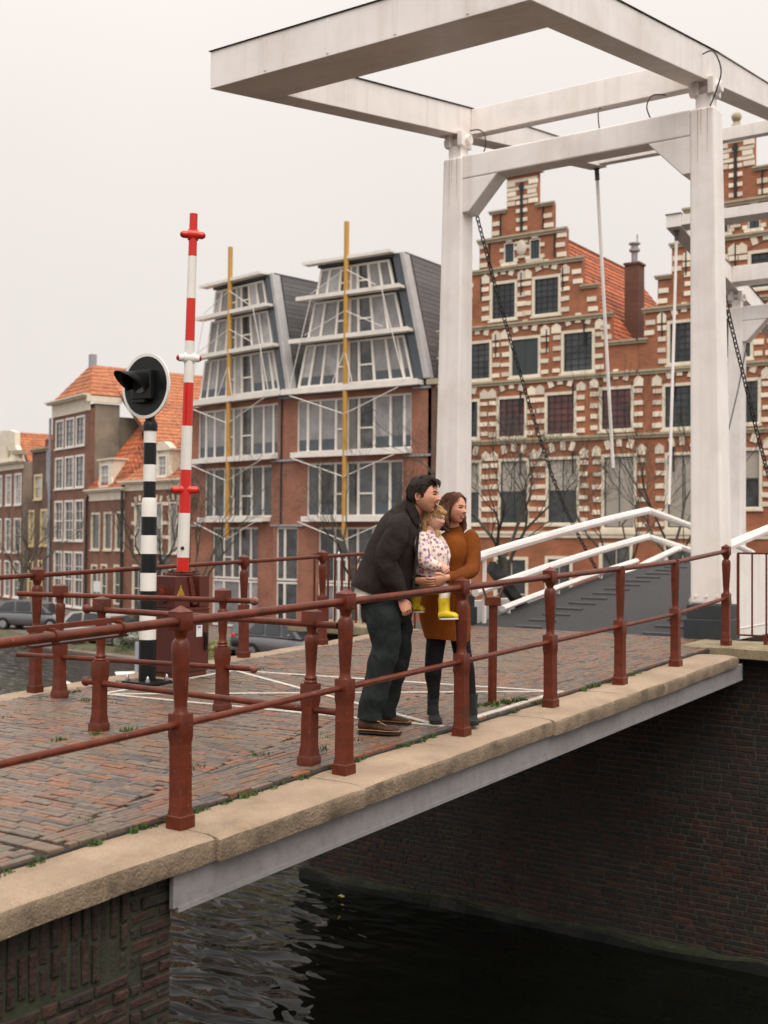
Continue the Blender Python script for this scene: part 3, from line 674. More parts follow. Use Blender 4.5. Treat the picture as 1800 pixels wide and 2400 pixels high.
for a,b in (((-.014,-.024),(-.004,.004)),((-.004,.004),(.004,-.008)),((.004,-.008),(.012,-.026)),((-.02,-.026),(.02,-.026))): mb.beam((x0+a[0],-.0055,z0+a[1]),(x0+b[0],-.0055,z0+b[1]),.002,.005,up=(0,1,0))
part('warning_symbol',mb,m_black,wt)
mb=MB(); mb.tube([(-.0,.16,.80),(-.07,.16,.80)],.05,14); mb.tube([(-.07,.16,.80),(-.085,.16,.80)],.062,14); mb.tube([(-.001,.16,.80),(-.012,.16,.80)],.09,18); part('motor_flange',mb,m_red,cab,smooth=40)
mb=MB(); mb.box((.22,.13,H+.002),(.46,.33,H+.022)); mb.box((.26,.16,H+.022),(.42,.30,H+.04)); part('mount_plate',mb,m_red,cab,bevel=.003)
for x,y in ((.26,.16),(.44,.16),(.26,.31),(.44,.31)):
    mb=MB(); mb.lathe([(.017,0),(.019,.012),(.014,.022),(.004,.026)],10,(x-.01,y,H+.024)); part('cap_nut',mb,m_black,cab,smooth=50)
arm=thing('lift_barrier','upright red and white banded barrier arm with red warning lamps above the cabinet','barrier',(8.40,8.06,cz+H+.04))
ax=Vector((.16*0,-.085,3.47)); A0=0.0; A1=3.47
zz=[0,.135,.565,.985,1.41,1.83,2.235,2.65,3.06,3.475]
def ap(z): return Vector((0,-.09*z/3.47,z))
for i in range(9):
    mb=MB(); ra=.060-.021*zz[i]/3.475; rb=.060-.021*zz[i+1]/3.475
    mb.tube([ap(zz[i]),ap(zz[i+1])],[ra,rb],20); part('red_band' if i%2==0 else 'white_band',mb,m_barred if i%2==0 else m_polewhite,arm,smooth=50)
tdir=Vector((-.75,.66,0)).normalized()
for z,m_,ln in ((.79,m_barred,.12),(2.07,m_polewhite,.10),(3.27,m_barred,.10)):
    c=ap(z); lam=MB(); lam.tube([c-tdir*ln*.95,c-tdir*.03],.036,16); lam.tube([c+tdir*.03,c+tdir*ln],.036,16); lam.tube([c-tdir*.05,c+tdir*.05],.055,16)
    lo=part('lamp_housing',lam,m_,arm,smooth=40)
    for sg in (1,-1):
        mb=MB(); mb.ball(tuple(c+tdir*(ln*.97 if sg>0 else -ln*.92)),.031,12,8); part('lamp_lens',mb,m_lens,lo,smooth=60)
mb=MB(); p=ap(.225); mb.ball((p.x-.048,p.y-.034,p.z),.018,10,6); part('inspection_bolt',mb,m_black,arm,smooth=60)

# ================================================================== STRIPED SIGNAL POLE
gz=dk(7.78)+.03
sig=thing('bridge_signal','black and white striped signal pole with a round black signal disc and hooded lamp','signal',(7.78,7.895,gz))
mb=MB(); mb.box((-.16,-.17,0),(.16,.17,.035)); part('base_plate',mb,m_black,sig,bevel=.006)
mb=MB(); mb.box((.165,-.16,-.01),(.42,.2,.03)); part('base_kerb',mb,m_slabstone,sig,bevel=.01)
for x,y in ((-.12,-.13),(-.12,.13),(.12,-.13),(.12,.13)):
    mb=MB(); mb.lathe([(.022,0),(.022,.02),(.014,.022),(.012,.045),(.004,.055)],8,(x,y,.036)); part('anchor_bolt',mb,m_steel,sig,smooth=40)
st=[.035,.41,.67,.855,1.02,1.195,1.365,1.535,1.71,1.86,2.015,2.215,2.325]
for i in range(len(st)-1):
    a,b=st[i],st[i+1]; r=.079-.006*a if a<1.7 else .058
    if abs(a-1.535)<.01: pr=[(r,a),(r,b-.045),(r*.93,b-.015),(.062,b)]
    else: pr=[(r,a),(r,b)]
    mb=MB(); mb.lathe(pr,24); part('white_band' if i%2==1 else 'black_band',mb,m_polewhite if i%2==1 else m_blackpole,sig,smooth=50)
mb=MB(); mb.lathe([(.066,2.327),(.068,2.37),(.062,2.40),(.043,2.43),(.040,2.46),(.040,2.62)],24); part('pole_cap',mb,m_blackpole,sig,smooth=40)
dc=Vector((-.055,.0,2.735))
mb=MB(); mb.tube([dc,dc+Vector((-.012,0,0))],.272,48); part('disc',mb,m_blackpole,sig,smooth=40)
mb=MB(); k=48
for (ra,xa,rb,xb) in ((.272,-.0135,.300,-.0135),(.300,-.0135,.300,.004),(.300,.004,.272,.004)):
    V=[];
    for i in range(k):
        t=2*PI*i/k
        V.append((dc.x+xa,dc.y+ra*math.cos(t),dc.z+ra*math.sin(t))); V.append((dc.x+xb,dc.y+rb*math.cos(t),dc.z+rb*math.sin(t)))
    mb.add(V,[(2*i,2*i+1,(2*i+3)%(2*k),(2*i+2)%(2*k)) for i in range(k)])
part('white_rim',mb,m_polewhite,sig,smooth=40)
mb=MB(); mb.box((dc.x-.075,dc.y-.12,dc.z-.13),(dc.x-.013,dc.y+.12,dc.z+.14)); lh=part('lamp_box',mb,m_black,sig,bevel=.01)
mb=MB(); k=20; V=[]; F=[]     # open visor
for i in range(k+1):
    t=R(-20)+R(220)*i/k; r=.112
    for x,rr_,tl in ((-.075,r,0),(-.36-.0*math.sin(t),r*1.05,-.05)):
        ln=x if x>-.1 else -.075-.30*max(.22,(.35+.65*math.sin(t)))
        V.append((dc.x+ln,dc.y+rr_*math.cos(t),dc.z+.01+rr_*math.sin(t)+(tl*.6 if x<-.1 else 0)+.0))
for i in range(k): F.append((2*i,2*i+1,2*i+3,2*i+2))
mb.add(V,F); vo=part('visor',mb,m_black,lh,smooth=50); sdm=vo.modifiers.new('solid','SOLIDIFY'); sdm.thickness=.006
mb=MB(); mb.tube([(dc.x-.076,dc.y,dc.z+.01),(dc.x-.083,dc.y,dc.z+.01)],.085,24); part('lamp_glass',mb,m_carglass,lh,smooth=40)
mb=MB(); mb.box((dc.x-.09,dc.y-.06,dc.z-.16),(dc.x-.02,dc.y+.1,dc.z-.132)); part('lamp_tray',mb,m_black,lh,bevel=.004)
mb=MB(); mb.beam((dc.x+.03,dc.y,dc.z-.32),(dc.x+.03,dc.y,dc.z+.2),.05,.03,up=(1,0,0)); part('disc_bracket',mb,m_black,sig)

# ================================================================== DRAWBRIDGE
def rebase(root,base):
    b=Vector(base); root.location=root.location+b
    for c in root.children: c.location=c.location-b
def curve_z(s,s0=13.9): d=s-s0; return .19+.15*d-.0035*d*d
def drawbridge(mir,labels,grp):
    X=(lambda s: 40.3-s) if mir else (lambda s:s)
    # --- portal
    p=thing('bridge_portal',labels[0],'bridge portal')
    for tbm,ttm in ((8.37,8.31),(4.73,4.81)):
        mb=MB(); V=[]
        for z,t,h in ((.62,tbm,.20),(6.62,ttm,.155)):
            for a,b in ((-1,-1),(1,-1),(1,1),(-1,1)): V.append((X(14.0+a*h),t+b*h,z))
        mb.hexa(V); part('column',mb,m_white,p,bevel=.035,segs=3)
        mb=MB(); mb.box((X(13.77),tbm-.235,.44),(X(14.23),tbm+.235,.622)); mb.box((X(13.74),tbm-.26,.195),(X(14.26),tbm+.26,.45)); part('plinth',mb,m_plinth,p,bevel=.012)
        ti=ttm
        mb=MB(); mb.box((X(13.9),ti-.10,6.6),(X(14.1),ti+.10,6.80)); mb.box((X(13.86),ti-.14,6.78),(X(14.14),ti-.06,6.99)); mb.box((X(13.86),ti+.06,6.78),(X(14.14),ti+.14,6.99)); mb.tube([(X(14),ti-.2,6.88),(X(14),ti+.2,6.88)],.07,14)
        part('pivot_bracket',mb,m_white,p,bevel=.01)
    mb=MB(); mb.box((X(13.855),4.96,6.30),(X(14.145),8.17,6.625)); part('cross_beam',mb,m_white,p,bevel=.02)
    for q in (((8.175,6.298),(7.62,6.298),(8.06,5.84),(8.175,5.84)),((4.95,6.298),(5.50,6.298),(5.06,5.84),(4.95,5.84))):
        mb=MB(); mb.prism(q,lambda a,b,d:(X(d),a,b),13.858,14.142); part('corner_brace',mb,m_white,p,bevel=.012)
    mb=MB(); mb.box((X(14.2),4.56,.17),(X(17.2),4.63,1.22)); mb.box((X(14.2),4.553,.30),(X(17.2),4.559,.312)); part('side_panel',mb,m_white,p,bevel=.004)
    mb=MB(); mb.box((X(14.2),8.42,.17),(X(17.2),8.5,.5)); part('side_panel',mb,m_white,p,bevel=.004)
    for tbm,ttm in ((8.37,8.31),(4.73,4.81)):     # rust runs below the pivots, bolts on the column foot
        mb=MB()
        for dx,ln in ((-.05,.55),(.03,.32),(.07,.8)):
            x=X(13.8435); t=ttm-.02+dx; mb.add([(x-.0015*(1 if not mir else -1),t-.006,6.60),(x-.0015*(1 if not mir else -1),t+.006,6.60),(x-.004*(1 if not mir else -1),t+.002,6.6-ln),(x-.004*(1 if not mir else -1),t-.002,6.6-ln)],[(0,1,2,3)])
        part('rust_run',mb,m_rust,p)
        mb=MB()
        for dx in (-.13,0,.13): mb.tube([(X(13.80),tbm+dx,.72),(X(13.783),tbm+dx,.72)],.016,6)
        part('foot_bolts',mb,m_white,p)
    rebase(p,(X(14.0),6.55,.2))
    # --- balance frame
    f=thing('balance_frame',labels[1],'balance beam')
    zb=lambda s: 6.14+.175*(s-9.25)
    TIP=17.75 if mir else 18.95
    ht=lambda s: .40 if s<14.3 else .40-.14*(s-14.3)/(TIP-14.3)
    def slope_box(mb,s0,s1,t0,t1,za,zc):
        mb.hexa([(X(s),t,zb(s)+z*(ht(s)/.40)) for z in (za,zc) for s,t in ((s0,t0),(s1,t0),(s1,t1),(s0,t1))])
    mb=MB(); slope_box(mb,9.25,10.18,4.76,8.56,0,.40); part('counterweight',mb,m_white,f,bevel=.008)
    mb=MB(); slope_box(mb,9.235,10.18,4.745,8.575,.402,.411)
    for sa,sb in ((10.18,14.3),(14.3,TIP+.03)): slope_box(mb,sa,sb,4.745,5.08,.402,.411); slope_box(mb,sa,sb,8.24,8.575,.402,.411); part('top_flange',mb,m_flange,f)
    for t0,t1 in ((4.76,5.06),(8.26,8.56)):
        mb=MB(); slope_box(mb,10.183,14.3,t0,t1,0,.40); slope_box(mb,14.3,TIP,t0+.0,t1,0,.40); part('long_beam',mb,m_white,f,bevel=.008)
    for s0,s1,za,zc in ((14.25,14.55,.03,.39),(TIP-.33,TIP-.03,.05,.36)):
        mb=MB(); slope_box(mb,s0,s1,5.063,8.257,za,zc); part('cross_tie',mb,m_white,f,bevel=.008)
    for t0 in (5.4,6.2,7.0,7.8):
        mb=MB(); mb.hexa([(X(9.249-a),t0+b,zb(9.25)+z) for z in (.03,.37) for a,b in ((0,-.012),(.008,-.012),(.008,.012),(0,.012))]); part('weld_seam',mb,m_white,f)
    rebase(f,(X(14),6.65,6.95))
    # --- leaf
    l=thing('bridge_leaf',labels[2],'bridge leaf')
    k=26; V=[]; S=[13.78+(20.12-13.78)*i/k for i in range(k+1)]
    for s in S:
        z=curve_z(s)
        for t,dz in ((4.86,-.26),(4.86,0),(8.05,0),(8.05,-.26)): V.append((X(s),t,z+dz))
    mb=MB(); mb.add(V,[(i*4+j,i*4+(j+1)%4,(i+1)*4+(j+1)%4,(i+1)*4+j) for i in range(k) for j in range(4)]+[(0,1,2,3),(k*4+3,k*4+2,k*4+1,k*4)])
    part('deck',mb,m_asphalt,l)
    for j in range(14):
        s=14.05+.42*j; z=curve_z(s)
        for t0 in (7.02,5.22):
            mb=MB(); mb.hexa([(X(s+a),t,z+b+.15*a) for b in (-.004,.028) for a,t in ((-.02,t0),(.02,t0),(.02,t0+.40),(-.02,t0+.40))]); part('cleat',mb,m_darkgrey,l)
    for t in (7.97,4.94):
        for dz,hh,sa,sb in ((.93,.135,13.98,20.13),(.46,.12,13.95,20.13),(.10,.085,14.7,19.6)):
            n=18; pts=[(X(sa+(sb-sa)*i/n),t,curve_z(sa+(sb-sa)*i/n)+dz) for i in range(n+1)]
            mb=MB(); mb.tube(pts,[(hh*.5,.06)]*(n+1),8,ref=(0,0,1)); o=part('leaf_rail',mb,m_white,l)
        for s,zt in ((14.2,.90),(14.9,.1),(16.5,.1),(18.1,.1),(19.3,.1)):
            mb=MB(); z=curve_z(s); mb.box((X(s)-.02,t-.02,z-.1),(X(s)+.02,t+.02,z+zt)); part('rail_post',mb,m_white,l)
    mb=MB(); mb.beam((X(14.72),8.16,1.0),(X(15.98),8.16,.20),.10,.16); part('black_stay',mb,m_black,l)
    if not mir:
        mb=MB(); mb.tube([(18.6,7.86,.76),(20.0,7.86,1.02),(21.3,7.86,1.235),(21.42,7.86,1.235)],.058,10); part('end_rail',mb,m_white,l,smooth=50)
    rebase(l,(X(14),6.5,.2))
    return p,f,l
drawbridge(False,('white painted drawbridge portal with two tapered columns, one of them right behind the family','white balance frame of the nearer drawbridge, its box counterweight tail over the brick paving','raised dark asphalt drawbridge leaf with cleats and white rails, nearer of the two leaves'),'')
drawbridge(True,('second white drawbridge portal farther off, seen past the right hand column','white balance frame of the second drawbridge, its tip showing behind the right hand column','far drawbridge leaf sloping down beyond the peak of the white rails'),'')
# hanger rods
def rod(p,q,label,r=.03):
    o=thing('hanger_rod',label,'hanger rod',p,0,'white hanger rods of the drawbridges'); d=Vector(q)-Vector(p)
    mb=MB(); mb.tube([(0,0,0),d],r,12); part('rod',mb,m_white,o,smooth=50)
    mb=MB(); mb.tube([d*.0,d*.035],r*1.35,12); mb.tube([d*.0+Vector((0,-.06,.02)),d*.0+Vector((0,.06,.02))],.02,8); part('shackle',mb,m_darkgrey,o)
    mb=MB(); mb.tube([d,d+Vector((.05*(1 if d.x>0 else -1),-.42*(1 if p[1]>6.5 else -1),curve_z(20)+.9-q[2]))],.004,5); part('wire',mb,m_iron,o); return o
rod((18.86,8.41,7.80),(19.58,8.40,2.67),'thin white hanger rod in front of the chimney, the left of the two rods')
rod((22.74,8.41,7.58),(22.32,8.40,2.1),'thin white hanger rod beside the left edge of the right column')
# chains, link by link
def link_mesh():
    mb=MB(); P=[]; n=12
    for i in range(n):
        t=2*PI*i/n; P.append(Vector((.036*math.cos(t)+(.016 if math.cos(t)>0 else -.016),.026*math.sin(t),0)))
    m=5
    for i in range(n):
        a=P[i]; d=(P[(i+1)%n]-P[i-1]).normalized(); u=Vector((0,0,1)); b=d.cross(u)
        for j in range(m):
            t=2*PI*j/m; q=a+(u*math.cos(t)+b*math.sin(t))*.0082; mb.v.append(tuple(q))
    for i in range(n):
        for j in range(m): mb.f.append([i*m+j,i*m+(j+1)%m,((i+1)%n)*m+(j+1)%m,((i+1)%n)*m+j]); mb.m.append(0)
    return mb.mesh('chain_link',m_iron,60)
lm=link_mesh()
def chain(pts,label):
    c=thing('lifting_chain',label,'chain',pts[0],0,'black lifting chains'); P=[Vector(p) for p in pts]; Q=[]
    for i in range(len(P)-1):
        a,b,cc,d=P[max(i-1,0)],P[i],P[i+1],P[min(i+2,len(P)-1)]
        for j in range(40):
            t=j/40; Q.append(.5*((2*b)+(cc-a)*t+(2*a-5*b+4*cc-d)*t*t+(3*b-a-3*cc+d)*t**3))
    Q.append(P[-1]); acc=0; k=0
    for i in range(1,len(Q)):
        seg=(Q[i]-Q[i-1]); ln=seg.length
        while acc<ln:
            p=Q[i-1]+seg*(acc/ln); o=link('chain_link',lm,c); q=seg.to_track_quat('X','Z').to_matrix().to_4x4()@Matrix.Rotation(PI/2*(k%2)+.4,4,'X')
            o.matrix_local=Matrix.Translation(p-P[0])@q; acc+=.075; k+=1
        acc-=ln
chain([(14.1,8.12,6.02),(15.167,8.14,4.387),(16.732,8.15,2.282),(18.1,8.12,1.02),(18.32,8.06,.86)],'black lifting chain running from the left portal corner down in front of the gabled house')
chain([(14.1,4.85,5.6),(14.616,4.77,4.421),(15.238,4.75,3.584),(16.372,4.75,2.313),(18.1,4.80,1.02),(18.32,4.86,.86)],'black lifting chain at the right edge, right of the right hand column')
o=thing('dark_rope','thin dark rope on the far portal column, crossing behind the right hand chain','rope',(26.3,8.1,5.8)); mb=MB(); mb.tube([(0,0,0),(-.5,.02,-1.0),(-1.05,.1,-2.15)],.014,6); part('strand',mb,m_iron,o)
def cable(name,pts,label):
    o=thing(name,label,'cable',pts[0]); b=Vector(pts[0]); mb=MB(); mb.tube([Vector(p)-b for p in pts],.009,6,sub=5); part('strand',mb,m_iron,o,smooth=60)
cable('black_cable',[(13.95,8.1,6.98),(13.95,7.96,6.97),(13.93,7.86,6.88),(13.93,7.84,6.72),(13.95,7.90,6.62)],'short black cable looped above the left end of the portal cross beam')
cable('black_cable',[(14.25,6.3,7.02),(14.1,6.27,6.95),(14.0,6.22,6.75),(14.0,6.2,6.63)],'short black cable over the middle of the portal cross beam')
cable('black_cable',[(13.7,4.75,7.2),(13.65,4.6,7.18),(13.68,4.52,6.95),(13.75,4.6,6.75),(13.82,4.7,6.6)],'black cable looped round the top of the right hand column')
cable('black_cable',[(14.2,5.4,7.0),(14.0,5.5,6.95),(13.95,5.55,6.8),(13.97,5.5,6.63)],'thin black cable right of centre on top of the portal cross beam')

# ================================================================== BUILDINGS
class B:
    """a building in its own frame: x along the facade (to the viewer's left), y out of it, z up; z given as absolute heights"""
    def __init__(s,name,label,cat,O,ang,grp=None):
        s.r=thing(name,label,cat,(O[0],O[1],QUAY),PI/2-R(ang),grp)
    def Z(s,z): return z-QUAY
    def box(s,mb,x0,x1,y0,y1,z0,z1,mi=0): return mb.box((x0,y0,z0-QUAY),(x1,y1,z1-QUAY),mi)
    def wall(s,name,rects,ops,m,y=0,th=.3):
        xs=sorted({v for r in rects for v in r[:2]}|{v for o in ops for v in o[:2]}); zs=sorted({v for r in rects for v in r[2:]}|{v for o in ops for v in o[2:]})
        mb=MB()
        for j in range(len(zs)-1):
            z0,z1=zs[j],zs[j+1]; zc=(z0+z1)/2; run=None
            for i in range(len(xs)):
                ok=False
                if i<len(xs)-1:
                    xc=(xs[i]+xs[i+1])/2
                    ok=any(a<xc<b and c<zc<d for a,b,c,d in rects) and not any(a<xc<b and c<zc<d for a,b,c,d in ops)
                if ok and run is None: run=xs[i]
                if not ok and run is not None: s.box(mb,run,xs[i],y-th,y,z0,z1); run=None
        return part(name,mb,m,s.r)
    def window(s,x0,x1,z0,z1,glass,frame=m_white2,fw=.09,cols=2,rows=4,bar=.022,sash=None,y=0,mid=True,sill=True,solid=None,lower=None,pw=.035):
        mb=MB(); d=-.10
        s.box(mb,x0,x0+fw,y+d,y+.02,z0,z1); s.box(mb,x1-fw,x1,y+d,y+.02,z0,z1); s.box(mb,x0+fw,x1-fw,y+d,y+.02,z1-fw,z1); s.box(mb,x0+fw,x1-fw,y+d,y+.02,z0,z0+fw*.8)
        if sill: s.box(mb,x0-.05,x1+.05,y+.021,y+.09,z0-.07,z0+.02)
        wn=part('window',mb,frame,s.r)
        a,b,c,e=x0+fw,x1-fw,z0+fw*.8,z1-fw
        if solid:
            mb=MB(); s.box(mb,a,(a+b)/2-.008,y-.09,y-.04,c,e); part('shutter',mb,solid,wn); mb=MB(); s.box(mb,(a+b)/2+.008,b,y-.09,y-.04,c,e); part('shutter',mb,solid,wn); return wn
        sm=sash or frame; mb=MB(); zc=(c+e)/2
        if sash:
            s.box(mb,a,a+pw,y-.085,y-.04,c,e); s.box(mb,b-pw,b,y-.085,y-.04,c,e); s.box(mb,a+pw,b-pw,y-.085,y-.04,c,c+pw); s.box(mb,a+pw,b-pw,y-.085,y-.04,e-pw,e)
        for i in range(1,cols): q=a+(b-a)*i/cols; s.box(mb,q-bar/2,q+bar/2,y-.083,y-.055,c+.001,e-.001)
        for j in range(1,rows):
            q=c+(e-c)*j/rows; h=bar*(2.2 if mid and j==rows//2 else 1); s.box(mb,a+.001,b-.001,y-.086,y-.05,q-h/2,q+h/2)
        if mb.v: part('sash',mb,sm,wn)
        for (q0,q1,g) in ((c,zc,lower or glass),(zc,e,glass)):
            mb=MB(); s.box(mb,a-.01,b+.01,y-.11,y-.09,q0,q1); part('pane',mb,g,wn)
        return wn
    def roof(s,name,A,Bq,C,D,rows,m,thick=.05,lift=.045):
        """quad eave A->B, ridge C(above B),D(above A); laid in overlapping tile courses"""
        A,Bq,C,D=[Vector((p[0],p[1],p[2]-QUAY)) for p in (A,Bq,C,D)]
        nrm=(Bq-A).cross(D-A).normalized(); 
        if nrm.z<0: nrm=-nrm
        mb=MB(); mb.hexa([A-nrm*.25,Bq-nrm*.25,C-nrm*.25,D-nrm*.25,A-nrm*.02,Bq-nrm*.02,C-nrm*.02,D-nrm*.02]); rf=part(name,mb,m_chbrick,s.r)
        for i in range(rows):
            a,b=i/rows,min(1,(i+1.12)/rows); p0=A+(D-A)*a; p1=Bq+(C-Bq)*a; q1=Bq+(C-Bq)*b; q0=A+(D-A)*b
            mb=MB(); mb.hexa([p0+nrm*(lift-thick),p1+nrm*(lift-thick),q1+nrm*(-.01),q0+nrm*(-.01),p0+nrm*lift,p1+nrm*lift,q1+nrm*.01,q0+nrm*.01]); part('tile_course',mb,m,rf)
        return rf
st_me={}
def stone(b,x,z,w_,h,rot=0,kind='block',d=.05):
    if kind not in st_me:
        mb=MB()
        if kind=='block': mb.add(*brick_piece(1,1,.1,.02))
        else: mb.prism([(-.5,-.5),(.5,-.5),(.5,.15),(0,.5),(-.5,.15)],lambda a,c,dd:(a,c,dd),-.1,0)
        st_me[kind]=mb.mesh('stone',m_stone)
    o=link('stone',st_me[kind],b.r)
    o.matrix_local=Matrix.Translation((x,d,z-QUAY))@Matrix(((-1,0,0,0),(0,0,1,0),(0,1,0,0),(0,0,0,1)))@Matrix.Rotation(rot,4,'Z')@Matrix.Diagonal((w_,h,1,1))
rst=random.Random(77)
def arch_window(b,x0,x1,z0,z1,*a,n=4,**k):
    """stepped-gable window: stone quoins beside it, relieving arch of white voussoirs above"""
    k.setdefault('fw',.125); k.setdefault('frame',m_cream); wn=b.window(x0,x1,z0,z1,*a,**k); xc=(x0+x1)/2; hw=(x1-x0)/2; stp=(z1-z0)/n
    for sg in (1,-1):
        for j in range(n): stone(b,xc+sg*(hw+.20+rst.gauss(0,.02)),z0+stp*(j+.42)+rst.gauss(0,.012),.37+rst.gauss(0,.035),.19+rst.gauss(0,.012),rst.gauss(0,.02))
        stone(b,xc+sg*(hw+.22),z1+.17+rst.gauss(0,.015),.40+rst.gauss(0,.02),.44+rst.gauss(0,.02),rst.gauss(0,.02),'pent')
    for t in (-1,0,1): stone(b,xc+t*hw*.62+rst.gauss(0,.015),z1+.50-.10*abs(t)+rst.gauss(0,.015),.235+rst.gauss(0,.015),.40+rst.gauss(0,.02),t*.30+rst.gauss(0,.03))
    mb=MB(); k_=8; V=[]
    for i in range(k_+1):
        t=-1+2*i/k_; x=xc+t*hw*.98; zz_=z1+.02+.26*(1-t*t)
        for y in (-.02,.018): V.append((x,y,zz_-QUAY-.0)); V.append((x,y,zz_+.09-QUAY))
    mb.add(V,[(i*4+p,i*4+q,(i+1)*4+q,(i+1)*4+p) for i in range(k_) for p,q in ((0,1),(1,3),(3,2),(2,0))]); part('relieving_arch',mb,m_hbrick,b.r)
def cornice(b,x0,x1,z,h=.2,d=.14,m=None,name='cornice'):
    mb=MB(); b.box(mb,x0,x1,.0,d*.6,z-h,z-h*.45); b.box(mb,x0-.04,x1+.04,.0,d,z-h*.449,z); return part(name,mb,m or m_cornice,b.r)
def anchor(b,x,z,h=.8):
    mb=MB(); b.box(mb,x-.028,x+.028,.0,.06,z-h/2,z+h/2); part('wall_anchor',mb,m_iron,b.r)

def stepped_house(label,t_axis,L_,R_,hs,small,r2,r3,r4,r5,ground,finial,roofL,roofR):
    """L_,R_: facade ends relative to the axis (viewer's left positive); hs: half widths of the steps"""
    b=B('stepped_gable_house',label,'house',(46,t_axis),0,'stepped gable houses')
    rects=[(R_,L_,QUAY,9.7)]; zl=[9.7,10.95,12.2,13.45,14.8,16.0,17.45]
    for i,h in enumerate(hs): rects.append((-h,h,zl[i],zl[i+1]))
    ops=[]
    for rows in (small,r2,r3,r4,r5,ground):
        for w_ in rows: ops.append((w_[0],w_[1],w_[2],w_[3]))
    b.wall('wall',rects,ops,m_gbrick)
    for w_ in small:
        b.window(*w_[:4],m_oldglass,fw=.03,solid=m_shutter,sill=False)
        xc=(w_[0]+w_[1])/2
        for sg in (1,-1):
            for z in (w_[2]+.1,w_[2]+.6): stone(b,xc+sg*.36,z,.2,.16)
        stone(b,xc,w_[3]+.14,.3,.2)
        mb=MB(); b.box(mb,w_[0]-.15,w_[1]+.15,0,.08,w_[2]-.13,w_[2]-.001); part('sill',mb,m_stone,b.r)
    for w_ in r2: arch_window(b,*w_[:4],m_oldglass,cols=4,rows=6,bar=.016,sash=m_shutter,n=4)
    for w_ in r3:
        arch_window(b,*w_[:4],m_oldglass,cols=4,rows=6,bar=.016,sash=m_shutter,n=4,solid=m_shutter if len(w_)>4 else None)
    for w_ in r4: arch_window(b,*w_[:4],m_redglass if len(w_)>4 else m_oldglass,cols=4,rows=6,bar=.016,sash=m_shutter,n=4)
    for w_ in r5:
        if len(w_)>4: arch_window(b,*w_[:4],m_blind,cols=2,rows=1,bar=.03,sash=m_shutter,n=6,mid=False)
        else: arch_window(b,*w_[:4],m_blind,cols=2,rows=2,bar=.03,sash=m_shutter,n=6,lower=m_oldglass)
    for w_ in ground: b.window(*w_[:4],m_oldglass if len(w_)<5 else m_moddark,cols=2,rows=2,fw=.14,frame=m_cream)
    # string courses and step caps
    ends=[(-h-.05,h+.05) for h in hs]
    for i,(z,hh) in enumerate(((10.95,hs[0]),(13.47,hs[2]),(14.82,hs[3]))): cornice(b,-hh-.06,hh+.06,z)
    cornice(b,R_,L_,8.42); cornice(b,R_,L_,5.82); cornice(b,R_,L_,1.78,.28,.1,m_cream)
    for i in (1,4): 
        for sg in (1,-1):
            a,c=sorted((sg*(hs[i]+.08),sg*(hs[i+1] if i<5 else .7))); cornice(b,a,c,zl[i+1]+.02,.16)
    for sg,e in ((1,L_),(-1,R_)):
        a,c=sorted((sg*(hs[0]-.1),e)); cornice(b,a,c,9.72,.18)
    for i in range(6):
        h=hs[i]; z=zl[i]+.22; j=0
        while z<zl[i+1]-.2:
            for sg in (1,-1): stone(b,sg*(h-.2-.05*(j%2)),z,.42,.20)
            z+=.42; j+=1
    for z in (16.45,16.85,17.2): 
        mb=MB(); b.box(mb,-hs[5],hs[5],0,.025,z-.07,z+.07); part('stone_band',mb,m_stone,b.r)
    for z in (15.05,15.45,15.85,16.2): 
        for sg in (1,-1): stone(b,sg*.17,z,.2,.17)
    mb=MB(); b.box(mb,-hs[5]-.2,hs[5]+.2,-.28,.16,17.45,17.56); mb.prism([(-hs[5]-.12,17.56),(hs[5]+.12,17.56),(.1,17.76),(-.1,17.76)],lambda a,c,d:(a,d,c-QUAY),-.26,.12); part('gable_cap',mb,m_cornice,b.r)
    if finial:
        mb=MB(); mb.lathe([(.26,17.76-QUAY),(.2,17.85-QUAY),(.12,17.95-QUAY),(.14,18.0-QUAY)],12,(0,-.1,0)); mb.ball((0,-.1,18.17-QUAY),.2,14,10); part('ball_finial',mb,m_cornice,b.r,smooth=50)
    mb=MB(); b.box(mb,-.06,.06,0,.07,14.95,17.1); mb.tube([(0,.05,16.9-QUAY),(0,.08,16.9-QUAY)],.13,10); part('wall_anchor',mb,m_iron,b.r)
    mb=MB(); mb.ball((0,.03,14.2-QUAY),(.26,.08,.36),10,8); b.box(mb,-.3,.3,0,.07,14.4,14.5); b.box(mb,-.2,.2,0,.07,13.75,13.85); part('cartouche',mb,m_stone,b.r,smooth=40)
    for x,z in ((1.05,15.4),(-1.05,15.4),(1.6,14.1),(-1.6,14.1),(0,12.6),(2.0,12.6),(-2.0,12.6),(1.25,10.0),(-1.25,10.0),(3.0,10.2),(-3.0,10.2),(0,7.4),(2.5,7.6),(-2.5,7.6),(0,4.7),(2.5,4.7),(-2.5,4.7)): anchor(b,x,z,1.0)
    # body and roof
    D=-13.5
    mb=MB(); b.box(mb,L_-.3,L_,D,-.305,QUAY,9.7); b.box(mb,R_,R_+.3,D,-.305,QUAY,9.7); b.box(mb,R_+.301,L_-.301,D,D+.3,QUAY,9.7); part('side_walls',mb,m_chbrick,b.r)
    b.roof('roof',(R_-roofR,-.32,9.72),(R_-roofR,D,9.72),(0,D+1.5,15.6),(0,-.32,15.6),22,m_tile2)
    b.roof('roof',(L_+roofL,D,9.72),(L_+roofL,-.32,9.72),(0,-.32,15.6),(0,D+1.5,15.6),22,m_tile2)
    return b
hs1=(4.2,3.58,2.88,2.12,1.5,.74)
